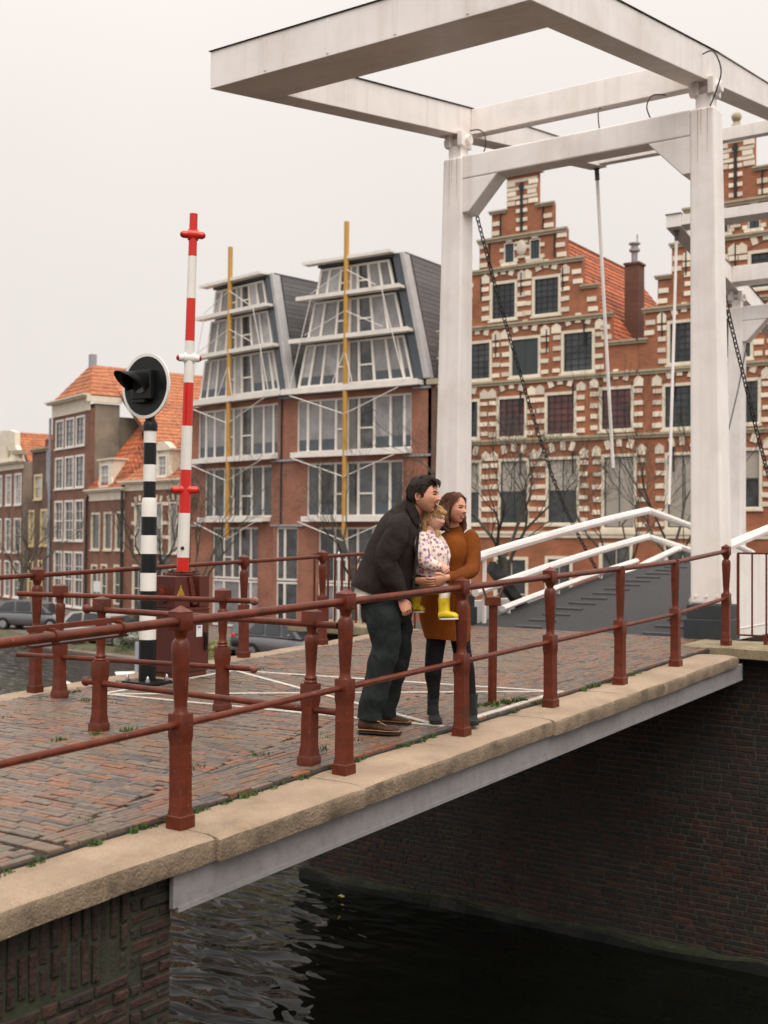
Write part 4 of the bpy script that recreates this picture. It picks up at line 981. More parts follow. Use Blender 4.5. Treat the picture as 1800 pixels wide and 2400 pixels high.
g1=stepped_house('orange red brick house with white stone blocks, its stepped gable standing between the portal columns',24.05,4.2,-5.4,hs1,
 [(.36,.86,13.62,14.5),(-.9,-.4,13.62,14.5)],
 [(.2,1.58,11.1,12.85),(-1.9,-.52,11.1,12.85)],
 [(1.45,2.95,8.5,10.3),(-.95,.58,8.5,10.3,1),(-3.48,-1.92,8.5,10.35)],
 [(2.05,3.5,5.9,7.7),(-.3,1.2,5.85,7.72,1),(-2.65,-1.15,5.85,7.75,1),(-5.22,-3.68,5.95,7.82,1)],
 [(1.95,3.4,2.05,4.95),(-.42,1.1,2.05,4.97),(-2.8,-1.22,2.05,4.97),(-5.35,-3.8,1.85,5.0,1)],
 [(-.4,1.3,-2.6,.66),(-2.5,-1.2,-2.9,.72),(-5.2,-3.7,-2.9,1.3,1)],False,0,-1.25)
hs2=(3.75,3.2,2.6,2.05,1.3,.72)
g2=stepped_house('orange red brick house with a stone ball on its stepped gable, behind the right column',14.61,4.03,-4.35,hs2,
 [(.28,.74,13.6,14.4),(-.96,-.5,13.6,14.4)],
 [(.28,1.7,11.2,12.75),(-1.9,-.48,11.2,12.75)],
 [(1.35,2.8,8.52,10.33),(-.7,.7,8.52,10.33),(-3.0,-1.6,8.52,10.33)],
 [(1.5,3.0,5.9,7.78),(-1.0,.5,5.95,7.78),(-3.6,-2.1,5.95,7.78)],
 [(1.4,2.88,1.85,4.98,1),(-1.05,.45,2.65,5.06),(-3.6,-2.1,2.65,5.06)],
 [(1.4,2.9,-2.9,1.3,1),(-1.0,.5,-2.9,.7)],True,-.73,0)
o=part('valley_gutter',MB().box((-4.0,-13,9.5-QUAY),(-6.2,-.31,9.66-QUAY)),m_lead,g1.r)
# chimney in the valley, ventilator on top
ch=thing('chimney_stack','square brown brick chimney with a metal cowl, between the two stepped gables','chimney',(50.0,20.45,9.4))
mb=MB(); mb.box((-.34,-.33,-1),(.34,.33,4.35)); part('stack',mb,m_chbrick,ch); mb=MB(); mb.box((-.39,-.38,4.35),(.39,.38,4.45)); part('cap',mb,m_chbrick,ch)
mb=MB(); mb.lathe([(.14,4.5),(.14,5.0),(.24,5.0),(.24,5.1),(.16,5.12),(.16,5.3),(.26,5.32),(.26,5.38),(.05,5.42)],12); mb.box((-.02,-.15,5.4),(.02,-.1,5.75)); part('cowl',mb,m_lead,ch)

# ------------------------------------------------------------------ new apartment building, two bays
def bay(b,c,lx,rx,door,label=None):
    """one glass bay: c = mast position, lx/rx wall ends, all along the facade"""
    E=lambda x,z: c+x*(1-max(0,(z-8.8))/5.85*.42)
    ops=[(c-3.4,c+3.35,5.6,8.22),(c-2.95,c+2.7,2.45,5.1),(c-1.9,c+1.95,QUAY,1.95)]
    if door: ops.append((door[0],door[1],QUAY,1.95))
    b.wall('wall',[(c+rx,c+lx,2.1,8.45),(c+rx,c+lx+(.45 if door else 0),QUAY,2.1)] if door else [(c+rx,c+lx,2.1,8.45),(c+rx+.45,c+lx,QUAY,2.1)],ops,m_mbrick)
    mull=[3.35,2.72,1.95,1.0,.30,-.36,-1.26,-2.19,-2.97,-3.4]
    def band(ms,z0,z1,fan,trans,span,low):
        mb=MB(); f=(lambda x,z:E(x,z)) if fan else (lambda x,z:c+x)
        for x in ms:
            w_=.062
            mb.hexa([(f(x,z)+dx,y,z-QUAY) for z in (z0,z1) for dx,y in ((-w_,-.18),(w_,-.18),(w_,-.06),(-w_,-.06))])
        for z in (z0+.05,z1-.05):
            mb.hexa([(f(x,z),y,zz_-QUAY) for zz_ in (z-.05,z+.05) for x,y in ((ms[-1],-.182),(ms[0],-.182),(ms[0],-.058),(ms[-1],-.058))])
        for i in trans:
            z=z0+(z1-z0)*.42; mb.hexa([(f(x,z),y,zz_-QUAY) for zz_ in (z-.04,z+.04) for x,y in ((ms[i+1],-.178),(ms[i],-.178),(ms[i],-.064),(ms[i+1],-.064))])
        wn=part('window',mb,m_white2,b.r)
        for i in range(len(ms)-1):
            a,d=ms[i],ms[i+1]; parts=[(z0,z1,m_moddark if ((i in trans and i%4!=3) or low) else m_modglass)]
            if i in span: q=z0+(z1-z0)*.25; parts=[(z0,q,m_spandrel),(q,z1,m_moddark if low else m_modglass)]
            for p,q,g in parts:
                mb=MB(); mb.hexa([(f(x,z),y,z-QUAY) for z in (p,q-.006) for x,y in ((d,-.14),(a,-.14),(a,-.12),(d,-.12))]); part('pane',mb,g,wn)
    mu2=[3.35,2.45,1.3,.30,-.36,-1.4,-2.45,-3.4]; band(mu2,13.22,14.62,True,[2,4],[],False); band(mu2,11.2,13.02,True,[2,4],[],False); band(mull,8.85,10.95,True,[3,5],[0,1,2,6,7,8],False)
    band(mull,5.6,8.22,False,[3,5],[0,1,2,6,7,8],False)
    band([2.7,1.95,1.0,.28,-.36,-1.26,-2.19,-2.95],2.45,5.1,False,[2,4],[0,1,5,6],True)
    band([1.95,1.0,.28,-.36,-1.26,-1.9],-.75,1.95,False,[1,3],[],True); band([1.95,1.0,-.36,-1.26,-1.9],QUAY+.05,-.80,False,[],[],False)
    if door: band([door[1]-c,door[1]-c-.5,door[0]-c],-.72,1.95,False,[],[],True); band([door[1]-c,door[1]-c-.5,door[0]-c],QUAY+.05,-.78,False,[],[],True)
    # light outer skin: projecting white beams, yellow mast, tie rods
    for a,d,z,h,dp in ((2.75,-2.45,14.92,.09,.45),(3.1,-3.02,13.24,.13,.48),(3.55,-3.5,11.18,.15,.48),(3.95,-4.05,8.74,.22,.5),(3.35,-3.45,5.58,.20,.48),(2.65,-2.85,2.44,.20,.48)):
        mb=MB(); b.box(mb,c+d,c+a,-.05,dp,z-h,z); b.box(mb,c+d,c+a,dp+.002,dp+.05,z-h-.03,z+.03); part('balcony_beam',mb,m_white2,b.r)
    mb=MB(); mb.tube([(c+.1,.42,1.4-QUAY),(c+.1,.42,16.6-QUAY)],.125,14); part('mast',mb,m_mustard,b.r,smooth=50)
    for z,za,sp_ in ((8.4,7.35,3.2),(5.3,4.35,3.0),(2.2,1.3,2.6)):
        for sg in (1,-1):
            mb=MB(); mb.tube([(c+.1,.5,za-QUAY),(c+.1+sp_*sg,.7,z-QUAY)],.024,6); part('tie_rod',mb,m_white2,b.r)
    for z,za,sp_ in ((13.3,14.3,1.9),(11.3,12.3,2.3),(8.8,10.4,.6)):
        for sg in (1,-1):
            mb=MB(); mb.tube([(c+.1,.5,za-QUAY),(c+.1+sp_*sg,.7,z-QUAY)],.02,6); part('tie_rod',mb,m_white2,b.r)
    for sg in (1,-1):   # raking outer frame
        for x in (3.2,):
            mb=MB(); mb.tube([(c+x*sg+.15*sg,.62,8.8-QUAY),(c+x*sg*.62+.1*sg,.62,13.1-QUAY)],.02,6); part('raking_strut',mb,m_white2,b.r)
    mb=MB(); mb.hexa([(c+x,y,z-QUAY) for z,xs in ((8.8,(-4.10,-4.42)),(14.85,(-2.72,-2.98))) for x,y in ((xs[1],-.4),(xs[0],-.4),(xs[0],.12),(xs[1],.12))]); part('edge_panel',mb,m_silver,b.r,bevel=.05)
    mb=MB(); mb.hexa([(c+x,y,z-QUAY) for z,xs in ((8.8,(-3.58,-4.09)),(14.7,(-2.32,-2.71))) for x,y in ((xs[1],-.2),(xs[0],-.2),(xs[0],.03),(xs[1],.03))]); part('edge_glazing',mb,m_spandrel,b.r)
    n=26; rf=part('side_roof',MB().hexa([(c+x,y,z-QUAY) for z,xs in ((8.45,(-4.4,3.9)),(14.7,(-3.02,2.1))) for x,y in ((xs[0],-9),(xs[1],-9),(xs[1],-.42),(xs[0],-.42))]),m_slate,b.r)
    for i in range(n):
        z0=8.5+6.2*i/n; z1=8.5+6.2*(i+.93)/n; xa=-4.42+1.4*i/n; xb=-4.42+1.4*(i+.93)/n
        mb=MB(); mb.hexa([(c+x,y,z-QUAY) for z,x0 in ((z0,xa),(z1,xb)) for x,y in ((x0-.07,-9),(x0,-9),(x0,-.42),(x0-.07,-.42))]); part('slat',mb,m_slate,rf)
    mb=MB(); b.box(mb,c-3.0,c+2.15,-9,-.0,14.7,14.84); part('roof_slab',mb,m_darkgrey,b.r)
    for z in (8.45,5.32,2.08):
        mb=MB(); 
        for a,d in ((c+rx,c-3.5 if z>8 else c-3.0),(c+3.5 if z>8 else c+2.8,c+lx)): 
            if d>a: b.box(mb,a,d,.002,.10,z-.1,z)
        part('gutter_strip',mb,m_lead,b.r)
    mb=MB(); b.box(mb,c+rx,c+lx,-9,-.31,QUAY,8.44); part('core',mb,m_mbrick,b.r)
m1=B('apartment_building','brick apartment building with tapering glass front and yellow mast, beside the left portal column','apartment building',(46,0),0,'new apartment bays')
bay(m1,33.15,4.35,-4.5,(36.4,37.75))
mb=MB(); mb.tube([(37.45,.05,2.1-QUAY),(37.45,.05,8.4-QUAY)],.05,8); part('downpipe',mb,m_iron,m1.r)
m2=B('apartment_building','brick apartment building with tapering glass front and yellow mast, beside the red and white barrier','apartment building',(46,37.5),11,'new apartment bays')
bay(m2,3.68,3.95,-3.66,None)
# plain brick house strip squeezed between the new building and the gables
b=B('narrow_house','narrow brown brick house front squeezed between the new apartments and the stepped gable','house',(46.0,28.79),0)
b.wall('wall',[(-.54,.04,QUAY,8.5)],[],m_hbrick2); mb=MB(); b.box(mb,-.56,.06,-.2,.15,8.5,8.75); part('cornice',mb,m_cornice,b.r); mb=MB(); b.box(mb,-.54,.04,-8,-.31,QUAY,8.5); part('core',mb,m_hbrick2,b.r)

# ------------------------------------------------------------------ old houses on the left
def frieze(b,x0,x1,z0,z1,d=.22,m=None):
    mb=MB(); b.box(mb,x0,x1,.0,.06,z0,z1-.14); b.box(mb,x0-.12,x1+.12,.0,d,z1-.139,z1-.04); b.box(mb,x0-.2,x1+.2,.0,d+.14,z1-.039,z1+.06); part('cornice',mb,m or m_cream,b.r)
def dormer(b,x0,x1,z0,z1,y,ped=False,depth=2.2,side=True):
    mb=MB(); b.box(mb,x0,x1,y-depth,y-.02,z0,z1); part('dormer_cheek',mb,m_cream,b.r)
    b.window(x0+.3,x1-.3,z0+.1,z1-.25,m_netglass,m_white2,cols=2,rows=4,y=y+.1,sill=True)
    mb=MB(); b.box(mb,x0-.1,x1+.1,y-depth,y+.15,z1+.001,z1+.1)
    for sg,xx in ((1,x1),(-1,x0)): mb.prism([(xx-.02,z0),(xx-sg*.28,z0),(xx-sg*.28,z1-.02),(xx-sg*.1,z1-.02),(xx-sg*.08,z0+.7),(xx+sg*.15,z0+.25)],lambda a,c,d:(a,d,c-QUAY),y-.018,y+.06)
    if ped: mb.prism([(x0-.1,z1+.1),(x1+.1,z1+.1),((x0+x1)/2+.25,z1+.5),((x0+x1)/2-.25,z1+.5)],lambda a,c,d:(a,d,c-QUAY),y-.3,y+.15)
    part('dormer_front',mb,m_cream,b.r)
E1=Vector((math.sin(R(11)),math.cos(R(11)))); 
h4=B('canal_house','low brick canal house with white stones over its windows, behind the barrier arm','house',(46,37.5),11)
w4=[(12.0,13.15,.5,3.38),(10.3,11.5,.5,3.38),(8.85,9.7,.5,3.38)]; g4=[(12.2,13.3,-2.9,-.2),(10.2,11.7,-2.6,-.25),(8.7,9.6,-2.6,-.25)]
h4.wall('wall',[(8.2,14.3,QUAY,4.1)],w4+g4,m_hbrick)
for q in w4:
    h4.window(*q,m_netglass,m_cream,cols=1,rows=2,fw=.11)
    xc=(q[0]+q[1])/2
    for t in (-1,0,1): stone(h4,xc+t*.45,q[3]+.26-.08*abs(t),.18,.32,t*.35)
    for sg in (1,-1):
        for z in (q[2]+.9,q[2]+1.7,q[3]-.1): stone(h4,xc+sg*((q[1]-q[0])/2+.14),z,.28,.2)
for q in g4: h4.window(*q,m_oldglass,m_cream,cols=2,rows=2,fw=.11,sill=False)
frieze(h4,8.2,14.3,4.08,4.6); anchor(h4,11.75,3.6,.5)
h4.roof('roof',(14.35,.1,4.66),(8.2,.1,4.66),(8.2,-4.4,8.2),(12.6,-4.4,8.2),14,m_tile); dormer(h4,9.75,11.25,4.72,6.3,-.15,True,1.4)
mb=MB(); h4.box(mb,8.2,14.3,-7,-.31,QUAY,4.1); part('core',mb,m_hbrick2,h4.r)
mb=MB(); mb.tube([(14.25,.12,QUAY-QUAY),(14.25,.12,4.4-QUAY)],.06,8); part('downpipe',mb,m_iron,h4.r)
O2=(48.747,51.633)
h3=B('canal_house','low brown brick canal house with a white dormer, right of the tall narrow house','house',O2,20)
w3=[(3.4,4.8,.58,2.88),(1.55,2.8,.6,2.9),(-.2,1.06,.62,2.9)]; g3=[(3.7,4.7,-2.9,-.3),(2.2,3.2,-2.9,-.25),(.2,1.2,-2.6,-.25)]
h3.wall('wall',[(-.2,5.15,QUAY,3.62)],w3+g3,m_hbrick)
for q in w3: h3.window(*q,m_oldglass,m_cream,cols=1,rows=1,fw=.12)
for q in g3: h3.window(*q,m_oldglass,m_cream,cols=1,rows=2,fw=.12,sill=False)
frieze(h3,-.2,5.15,3.6,4.25); h3.roof('roof',(5.2,.1,4.3),(-.3,.1,4.3),(2.8,-2.6,8.3),(3.6,-2.6,8.3),13,m_tile2); dormer(h3,1.85,3.85,4.35,6.05,-.12,False,1.3)
h3.roof('roof',(-.3,.1,4.3),(-.3,-6,4.3),(2.8,-5,8.3),(2.8,-2.6,8.3),13,m_tile2)
mb=MB(); h3.box(mb,-.2,5.15,-2,-.31,QUAY,3.6); part('core',mb,m_hbrick2,h3.r)
mb=MB(); mb.tube([(5.3,.12,0),(5.3,.12,3.5-QUAY),(5.1,.12,3.9-QUAY)],.07,8); mb.tube([(-.1,.12,0),(-.1,.12,4.2-QUAY)],.07,8); part('downpipe',mb,m_iron,h3.r)
h2=B('canal_house','tall narrow brick canal house with white sash windows and a bare cement side wall','house',O2,20)
ops=[]
for x0,x1 in ((9.68,11.15),(7.82,9.38),(6.05,7.58)):
    for z0,z1 in ((7.15,9.08),(4.5,6.6),(1.12,3.75),(-3.1,.46)): ops.append((x0,x1,z0,z1))
h2.wall('wall',[(5.2,11.75,QUAY,9.45)],ops,m_hbrick)
for q in ops: h2.window(*q,m_netglass if q[2]>4 else m_oldglass,m_white2,cols=2,rows=4,fw=.13,bar=.04,sash=m_moddark if q[2]>4 else None)
frieze(h2,5.2,11.75,9.3,10.25,.4)
mb=MB(); h2.box(mb,5.2,11.75,-1.95,-.31,QUAY,9.75); o=part('side_wall',mb,m_render,h2.r)
mb=MB(); h2.box(mb,5.0,5.2,-2.0,.3,9.82,10.2); part('side_cornice',mb,m_cream,h2.r)
mb=MB(); mb.box((5.17,-.25,0),(5.2,.005,9.3-QUAY)); part('brick_return',mb,m_hbrick,h2.r)
h2.roof('roof',(11.9,.1,10.25),(5.05,.1,10.25),(8.3,-1.35,12.6),(8.6,-1.35,12.6),8,m_tile)
h2.roof('roof',(5.0,.1,10.25),(5.0,-1.95,10.25),(8.3,-1.95,12.6),(8.3,-1.35,12.6),8,m_tile)
h2.roof('roof',(-1.2,-2.0,6.2),(-1.2,-24,6.2),(8.4,-24,12.6),(8.4,-1.95,12.6),26,m_tile3)
mb=MB(); h2.box(mb,8.2,8.6,-1.6,-1.2,12.3,13.3); part('chimney_pot',mb,m_lead,h2.r)
mb=MB(); mb.tube([(11.85,.12,0),(11.85,.12,9.3-QUAY)],.09,8); part('downpipe',mb,m_lead,h2.r)
mb=MB(); h2.box(mb,5.3,11.7,-24,-1.96,QUAY,9.0); part('core',mb,m_render,h2.r)
h1b=B('canal_house','narrow dark brick canal house with yellowish window frames and a flat capped top','house',O2,20)
ob=[(13.55,15.15,3.9,5.65),(15.0,16.15,.7,3.22),(12.45,13.8,.75,3.25),(15.1,16.2,-3.1,-.3),(13.3,14.2,-3.1,-.2)]
h1b.wall('wall',[(11.95,16.5,QUAY,3.9),(12.3,15.6,3.9,7.2)],ob,m_hbrick2)
for q in ob: h1b.window(*q,m_netglass if q[2]>.5 else m_oldglass,m_yellow_trim,cols=1 if q[2]>3 else 2,rows=2,fw=.15)
cornice(h1b,12.3,15.6,7.42,.25,.25); 
mb=MB(); mb.prism([(12.3,7.2),(12.55,7.2),(12.5,5.2),(12.0,3.9),(11.95,3.9)],lambda a,c,d:(a,d,c-QUAY),-.3,.12); part('gable_coping',mb,m_lead,h1b.r)
h1b.roof('roof',(11.9,-.4,3.9),(11.9,-12,3.9),(14.0,-12,8.1),(14.0,-.4,8.1),14,m_tile2); h1b.roof('roof',(16.4,-12,3.9),(16.4,-.4,3.9),(14.0,-.4,8.1),(14.0,-12,8.1),14,m_tile2)
mb=MB(); h1b.box(mb,12,16.4,-12,-.31,QUAY,3.85); part('core',mb,m_hbrick2,h1b.r)
h1=B('canal_house','brick canal house with a curved cream gable top, at the far left edge','house',O2,20)
oa=[]
for x0,x1 in ((17.75,19.25),(19.9,21.2),(22.0,23.4)):
    for z0,z1 in ((3.62,5.9),(.22,2.7),(-3.0,-.35)): oa.append((x0,x1,z0,z1))
h1.wall('wall',[(17.5,24.6,QUAY,6.45)],oa,m_hbrick)
for q in oa: h1.window(*q,m_netglass if q[2]>3 else m_oldglass,m_white2,cols=2,rows=4,fw=.14)
frieze(h1,17.4,24.7,6.2,6.75,.3)
mb=MB(); mb.prism([(17.9,6.8),(24.2,6.8),(24.0,7.5),(23.3,7.7),(23.1,8.9),(21.9,9.2),(20.2,9.1),(19.1,8.9),(18.95,7.9),(18.4,7.5)],lambda a,c,d:(a,d,c-QUAY),-.3,.1); part('curved_gable',mb,m_cream,h1.r,bevel=.03)
mb=MB(); mb.tube([(20.8,.12,8.1-QUAY),(20.4,.16,7.6-QUAY),(20.2,.14,7.2-QUAY),(19.9,.14,7.6-QUAY)],.06,8,sub=4); h1.box(mb,17.3,18.9,-.2,.35,7.2,7.5); part('gable_ornament',mb,m_cornice,h1.r)
h1.roof('roof',(17.5,-.4,6.6),(17.5,-10,6.6),(20.5,-10,9.0),(20.5,-.4,9.0),12,m_tile)
mb=MB(); h1.box(mb,17.55,24.6,-9,-.31,QUAY,6.4); part('core',mb,m_hbrick2,h1.r)
mb=MB(); h1.box(mb,17.35,17.5,-6,-.01,QUAY,6.7); part('side_wall',mb,m_render,h1.r)

# ================================================================== TREES, CARS, BOAT, LAMP, BUSHES
def bare_tree(label,loc,h,lean,seed,spread=.5,levels=5,r0=.13):
    rs=random.Random(seed); t=thing('bare_tree',label,'tree',loc,0,'bare winter trees along the quay')
    tr=MB(); cr=MB(); hf=h*.42
    p=[Vector((0,0,-.05)),Vector((lean[0]*.3,lean[1]*.3,hf*.4)),Vector((lean[0]*.7,lean[1]*.7,hf))]
    tr.tube(p,[r0*1.25,r0,r0*.8],9,sub=3); part('trunk',tr,m_bark,t,smooth=60)
    def grow(a,d,ln,r,lv):
        b=a+d*ln; m=a+d*ln*.5+Vector((rs.gauss(0,1),rs.gauss(0,1),rs.gauss(0,.5)))*ln*.07
        n=6 if lv<2 else (5 if lv<3 else 3)
        cr.tube([a,m,b],[r,r*.80,r*.60],n,caps=False)
        if lv>=levels: return
        k=rs.choice([2,3,3]) if lv<3 else rs.choice([2,2,3])
        for i in range(k):
            ax=Vector((rs.gauss(0,1),rs.gauss(0,1),rs.gauss(0,.55))).normalized()
            nd=(d+ax*spread*rs.uniform(.7,1.35)+Vector((0,0,.10))).normalized()
            st=b if i<2 else m
            grow(st,nd,ln*rs.uniform(.62,.88),max(.006,r*(.58 if i<2 else .42)),lv+1)
    d0=Vector((lean[0]*.2,lean[1]*.2,1)).normalized(); k=4
    for i in range(k):
        a=2*PI*i/k+rs.uniform(-.4,.4); d=(d0*1.0+Vector((math.cos(a),math.sin(a),0))*rs.uniform(.35,.8)).normalized()
        grow(p[2]-Vector((0,0,hf*.12*i*.5)),d,h*.2*rs.uniform(.8,1.2),r0*.48,1)
    part('branches',cr,m_bark,t,smooth=60)
bare_tree('bare mossy tree in front of the stepped gable house, right of the woman',(37,20.1,QUAY),9.6,(.1,-.1),3,.55,7,.17)
bare_tree('bare tree in front of the new apartments, behind the man\'s head',(36.5,26.0,QUAY),8.4,(.2,.4),8,.5,7,.13)
bare_tree('bare tree at the corner of the new apartments, right of the barrier arm',(36.8,34.0,QUAY),7.4,(-.1,.1),12,.5,7,.12)
bare_tree('dark bare tree leaning right, just left of the striped signal pole',(36.4,38.2,QUAY),6.6,(.5,-1.3),17,.42,6,.17)
bare_tree('thin bare tree in front of the narrow dark brick house',(37.6,45.7,QUAY),6.0,(.2,.2),23,.55,6,.10)
bare_tree('bare tree nearest the left edge of the quay row',(39.2,48.9,QUAY),6.2,(.1,-.1),29,.55,6,.11)
bare_tree('bare tree with thin upright stems behind the right hand hanger rod',(38.5,14.2,QUAY),10.2,(.2,.3),31,.32,6,.11)
bare_tree('bare tree with sagging twigs in front of the beige blinds',(39.5,16.6,QUAY),8.6,(.1,.2),37,.5,6,.10)
def car(label,loc,rz,col,ln=3.7,hatch=True,scale=1.0):
    c=thing('parked_car',label,'car',loc,rz,'cars parked along the quay'); pm_=mat('car_paint',col,.3,.04,3,coat=.6)
    # x forward; side stations: x, half width, z bottom, belt z, inset
    stn=[(-1.0,.62,.42,.62),(-.985,.70,.30,.86),(-.90,.77,.24,.96),(-.6,.82,.20,.98),(-.1,.83,.18,.95),(.35,.83,.18,.92),(.62,.81,.20,.86),(.86,.76,.22,.74),(.97,.68,.28,.62),(1.0,.58,.38,.52)]
    mb=MB(); n=14; k=ln/2
    for x,hw,zb,zt in stn:
        for j in range(n):
            t=2*PI*j/n; cx=math.copysign(abs(math.cos(t))**.45,math.cos(t)); cz=math.copysign(abs(math.sin(t))**.55,math.sin(t))
            mb.v.append((x*k,hw*cx*(1-.05*max(0,cz)),(zb+zt)/2+(zt-zb)/2*cz))
    m=len(stn)
    for i in range(m-1):
        for j in range(n): mb.f.append([i*n+j,i*n+(j+1)%n,(i+1)*n+(j+1)%n,(i+1)*n+j]); mb.m.append(0)
    mb.f.append(list(range(n-1,-1,-1))); mb.m.append(0); mb.f.append([(m-1)*n+j for j in range(n)]); mb.m.append(0)
    part('body',mb,pm_,c,smooth=60)
    g=[(-.97 if hatch else -.7,.90,.70),(-.72,1.42,.57),(-.35,1.50,.58),(.05,1.48,.57),(.36,1.30,.60),(.66,.86,.70)]
    mb=MB(); V=[]
    for x,z,hw in g: V+=[(x*k,-hw,z),(x*k,hw,z)]
    prof=[(x*k,z) for x,z,_ in g]; 
    rf=MB(); 
    for i in range(5): 
        a,b=g[i],g[i+1]; rf.add([(a[0]*k,-a[2],a[1]),(b[0]*k,-b[2],b[1]),(b[0]*k,b[2],b[1]),(a[0]*k,a[2],a[1])],[(0,1,2,3)],1 if i in (0,4) else 0)
    for sg in (1,-1): rf.add([(x*k,sg*hw,z) for x,z,hw in g]+[(.5*k,sg*.76,.88),(-.85*k,sg*.76,.9)],[list(range(8)) if sg>0 else list(range(7,-1,-1))],0)
    part('roof',rf,[pm_,m_carglass],c,smooth=30)
    for sg in (1,-1):
        for poly in (((-.80,1.0),(-.62,1.36),(-.38,1.42),(-.36,.97)),((-.30,.97),(-.32,1.42),(.04,1.41),(.10,.95)),((.16,.95),(.10,1.40),(.34,1.24),(.52,.93))):
            mb=MB(); hw=lambda z:.765-(z-.88)/.6*.185+.012
            mb.add([(x*k,sg*hw(z),z) for x,z in poly]+[(x*k,sg*(hw(z)-.02),z) for x,z in poly],[(0,1,2,3),(7,6,5,4)]+[(i,(i+1)%4,4+(i+1)%4,4+i) for i in range(4)]); part('side_window',mb,m_carglass,c)
        mb=MB(); mb.ball((-.955*k,sg*.60,.83),(.06,.09,.13),10,8); part('tail_light',mb,m_tail,c,smooth=60)
        mb=MB(); mb.ball((.93*k,sg*.56,.62),(.07,.12,.08),10,8); part('headlight',mb,m_lens if False else m_netglass,c,smooth=60)
        mb=MB(); mb.ball((.40*k,sg*.90,.98),(.06,.09,.06),8,6); part('wing_mirror',mb,pm_,c,smooth=60)
        for x in (-.62,.66):
            mb=MB(); mb.tube([(x*k,sg*.83,.30),(x*k,sg*.60,.30)],.315,20); w_=part('wheel_arch',mb,m_black,c,smooth=40)
            mb=MB(); mb.tube([(x*k,sg*.70,.29),(x*k,sg*.845,.29)],.29,20); w_=part('wheel',mb,m_tyre,c,smooth=40)
            mb=MB(); mb.tube([(x*k,sg*.83,.29),(x*k,sg*.855,.29)],.185,18)
            for q in range(5):
                a=2*PI*q/5; mb.beam((x*k,sg*.857,.29),(x*k+.15*math.cos(a),sg*.857,.29+.15*math.sin(a)),.05,.012,up=(0,1,0))
            part('rim',mb,m_rim,w_)
    mb=MB(); mb.box((-1.012*k,-.26,.56),(-.99*k,.26,.67)); part('number_plate',mb,m_plate,c)
    mb=MB(); mb.box((-.995*k,-.70,.26),(-.90*k,.70,.42)); part('bumper',mb,m_darkgrey,c,bevel=.04)
    c.scale=(scale,)*3; return c
car('grey hatchback parked on the far quay below the new apartments, seen between the railings',(36.0,28.9,QUAY),-PI/2,(.115,.11,.125))
car('black car with a yellow number plate parked behind the control cabinet',(37.2,31.7,QUAY),PI*.80,(.014,.014,.016),3.9).rotation_euler=(0,0,R(35))
car('white car parked on the far quay, mostly hidden by the low red barriers',(35.6,38.7,QUAY),R(-82),(.36,.35,.335),4.0)
car('pale silver car at the far left edge of the quay',(39.6,48.2,QUAY),R(-70),(.115,.12,.13),4.1)
def bush(label,loc,r,col,seed):
    rs=random.Random(seed); t=thing('bush',label,'bush',loc,0,'bushes on the far quay'); mb=MB()
    for _ in range(900):
        d=Vector((rs.gauss(0,1),rs.gauss(0,1),rs.gauss(0,1))).normalized()*r*rs.uniform(.5,1)**.6; p=Vector((d.x,d.y,max(.03,d.z*.9+r*.75)))
        p*=1+.25*noise.noise(p*2.2/r); a=Vector((rs.gauss(0,1),rs.gauss(0,1),rs.gauss(0,1))).normalized(); b=a.orthogonal().normalized(); s_=rs.uniform(.03,.07)
        mb.add([p-a*s_,p+b*s_*.5,p+a*s_,p-b*s_*.5],[(0,1,2,3)])
    part('foliage',mb,mat('bush_leaves',col,.7,.5,5,rand=.5,island=True),t)
    mb=MB()
    for i in range(5): a=i*1.3; mb.tube([(0,0,0),(.35*r*math.cos(a),.35*r*math.sin(a),r*.9)],.02,5)
    part('stem',mb,m_bark,t)
bush('round green bush beside the white car on the far quay',(33.9,35.4,QUAY),.62,(.06,.085,.025),2)
bush('yellowish green bush at the foot of the control cabinet on the far quay',(34.2,30.9,QUAY),.50,(.16,.17,.03),4)
bush('small green bush left of the white car',(34.3,38.9,QUAY),.35,(.05,.08,.025),6)
lp=thing('street_lamp','old fashioned street lamp between the striped pole and the barrier arm','street lamp',(38.5,38.1,QUAY))
mb=MB(); mb.lathe([(.14,0),(.14,.5),(.08,.6),(.06,1.0),(.05,3.0),(.08,3.05),(.04,3.1)],12); part('column',mb,m_darkgrey,lp,smooth=40)
mb=MB(); mb.lathe([(.13,3.1),(.26,3.55)],6); part('lantern',mb,m_netglass,lp); mb=MB(); mb.lathe([(.34,3.55),(.2,3.72),(.1,3.8),(.1,3.9),(.03,4.05)],6); part('lantern_roof',mb,m_darkgrey,lp)
sg=thing('street_sign','small white street sign on a post in front of the low brick canal houses','sign',(38.5,42.4,QUAY))
mb=MB(); mb.tube([(0,0,0),(0,0,3.0)],.04,8); part('post',mb,m_lead,sg); mb=MB(); mb.box((-.06,-.22,2.1),(-.045,.22,2.6)); part('sign_board',mb,m_sticker,sg)
# moored boat beyond the bridge
bt=thing('moored_boat','white moored boat with a grey wheelhouse, its roof showing over the far kerb','boat',(20.9,24.2,WATER))
mb=MB(); P=[(-1.6,.45),(-1.4,.55),(0,.62),(1.0,.5),(1.7,.05)]; V=[]
for x,hw in P: V+=[(x*.98,-hw*.8,-.2),(x,-hw,.85),(x,hw,.85),(x*.98,hw*.8,-.2)]
mb.add(V,[(i*4+j,i*4+(j+1)%4,(i+1)*4+(j+1)%4,(i+1)*4+j) for i in range(4) for j in range(4)]+[(3,2,1,0),(16,17,18,19)]); part('hull',mb,m_white2,bt,bevel=.05)
mb=MB(); mb.box((-1.2,-.4,.86),(.3,.4,.98)); part('cabin',mb,m_white2,bt,bevel=.08)
mb=MB(); mb.tube([(.7,0,.8),(.7,0,1.2)],.04,8); mb.tube([(.7,0,1.2),(.7,0,1.24)],.1,8); part('mast_stub',mb,m_white2,bt)
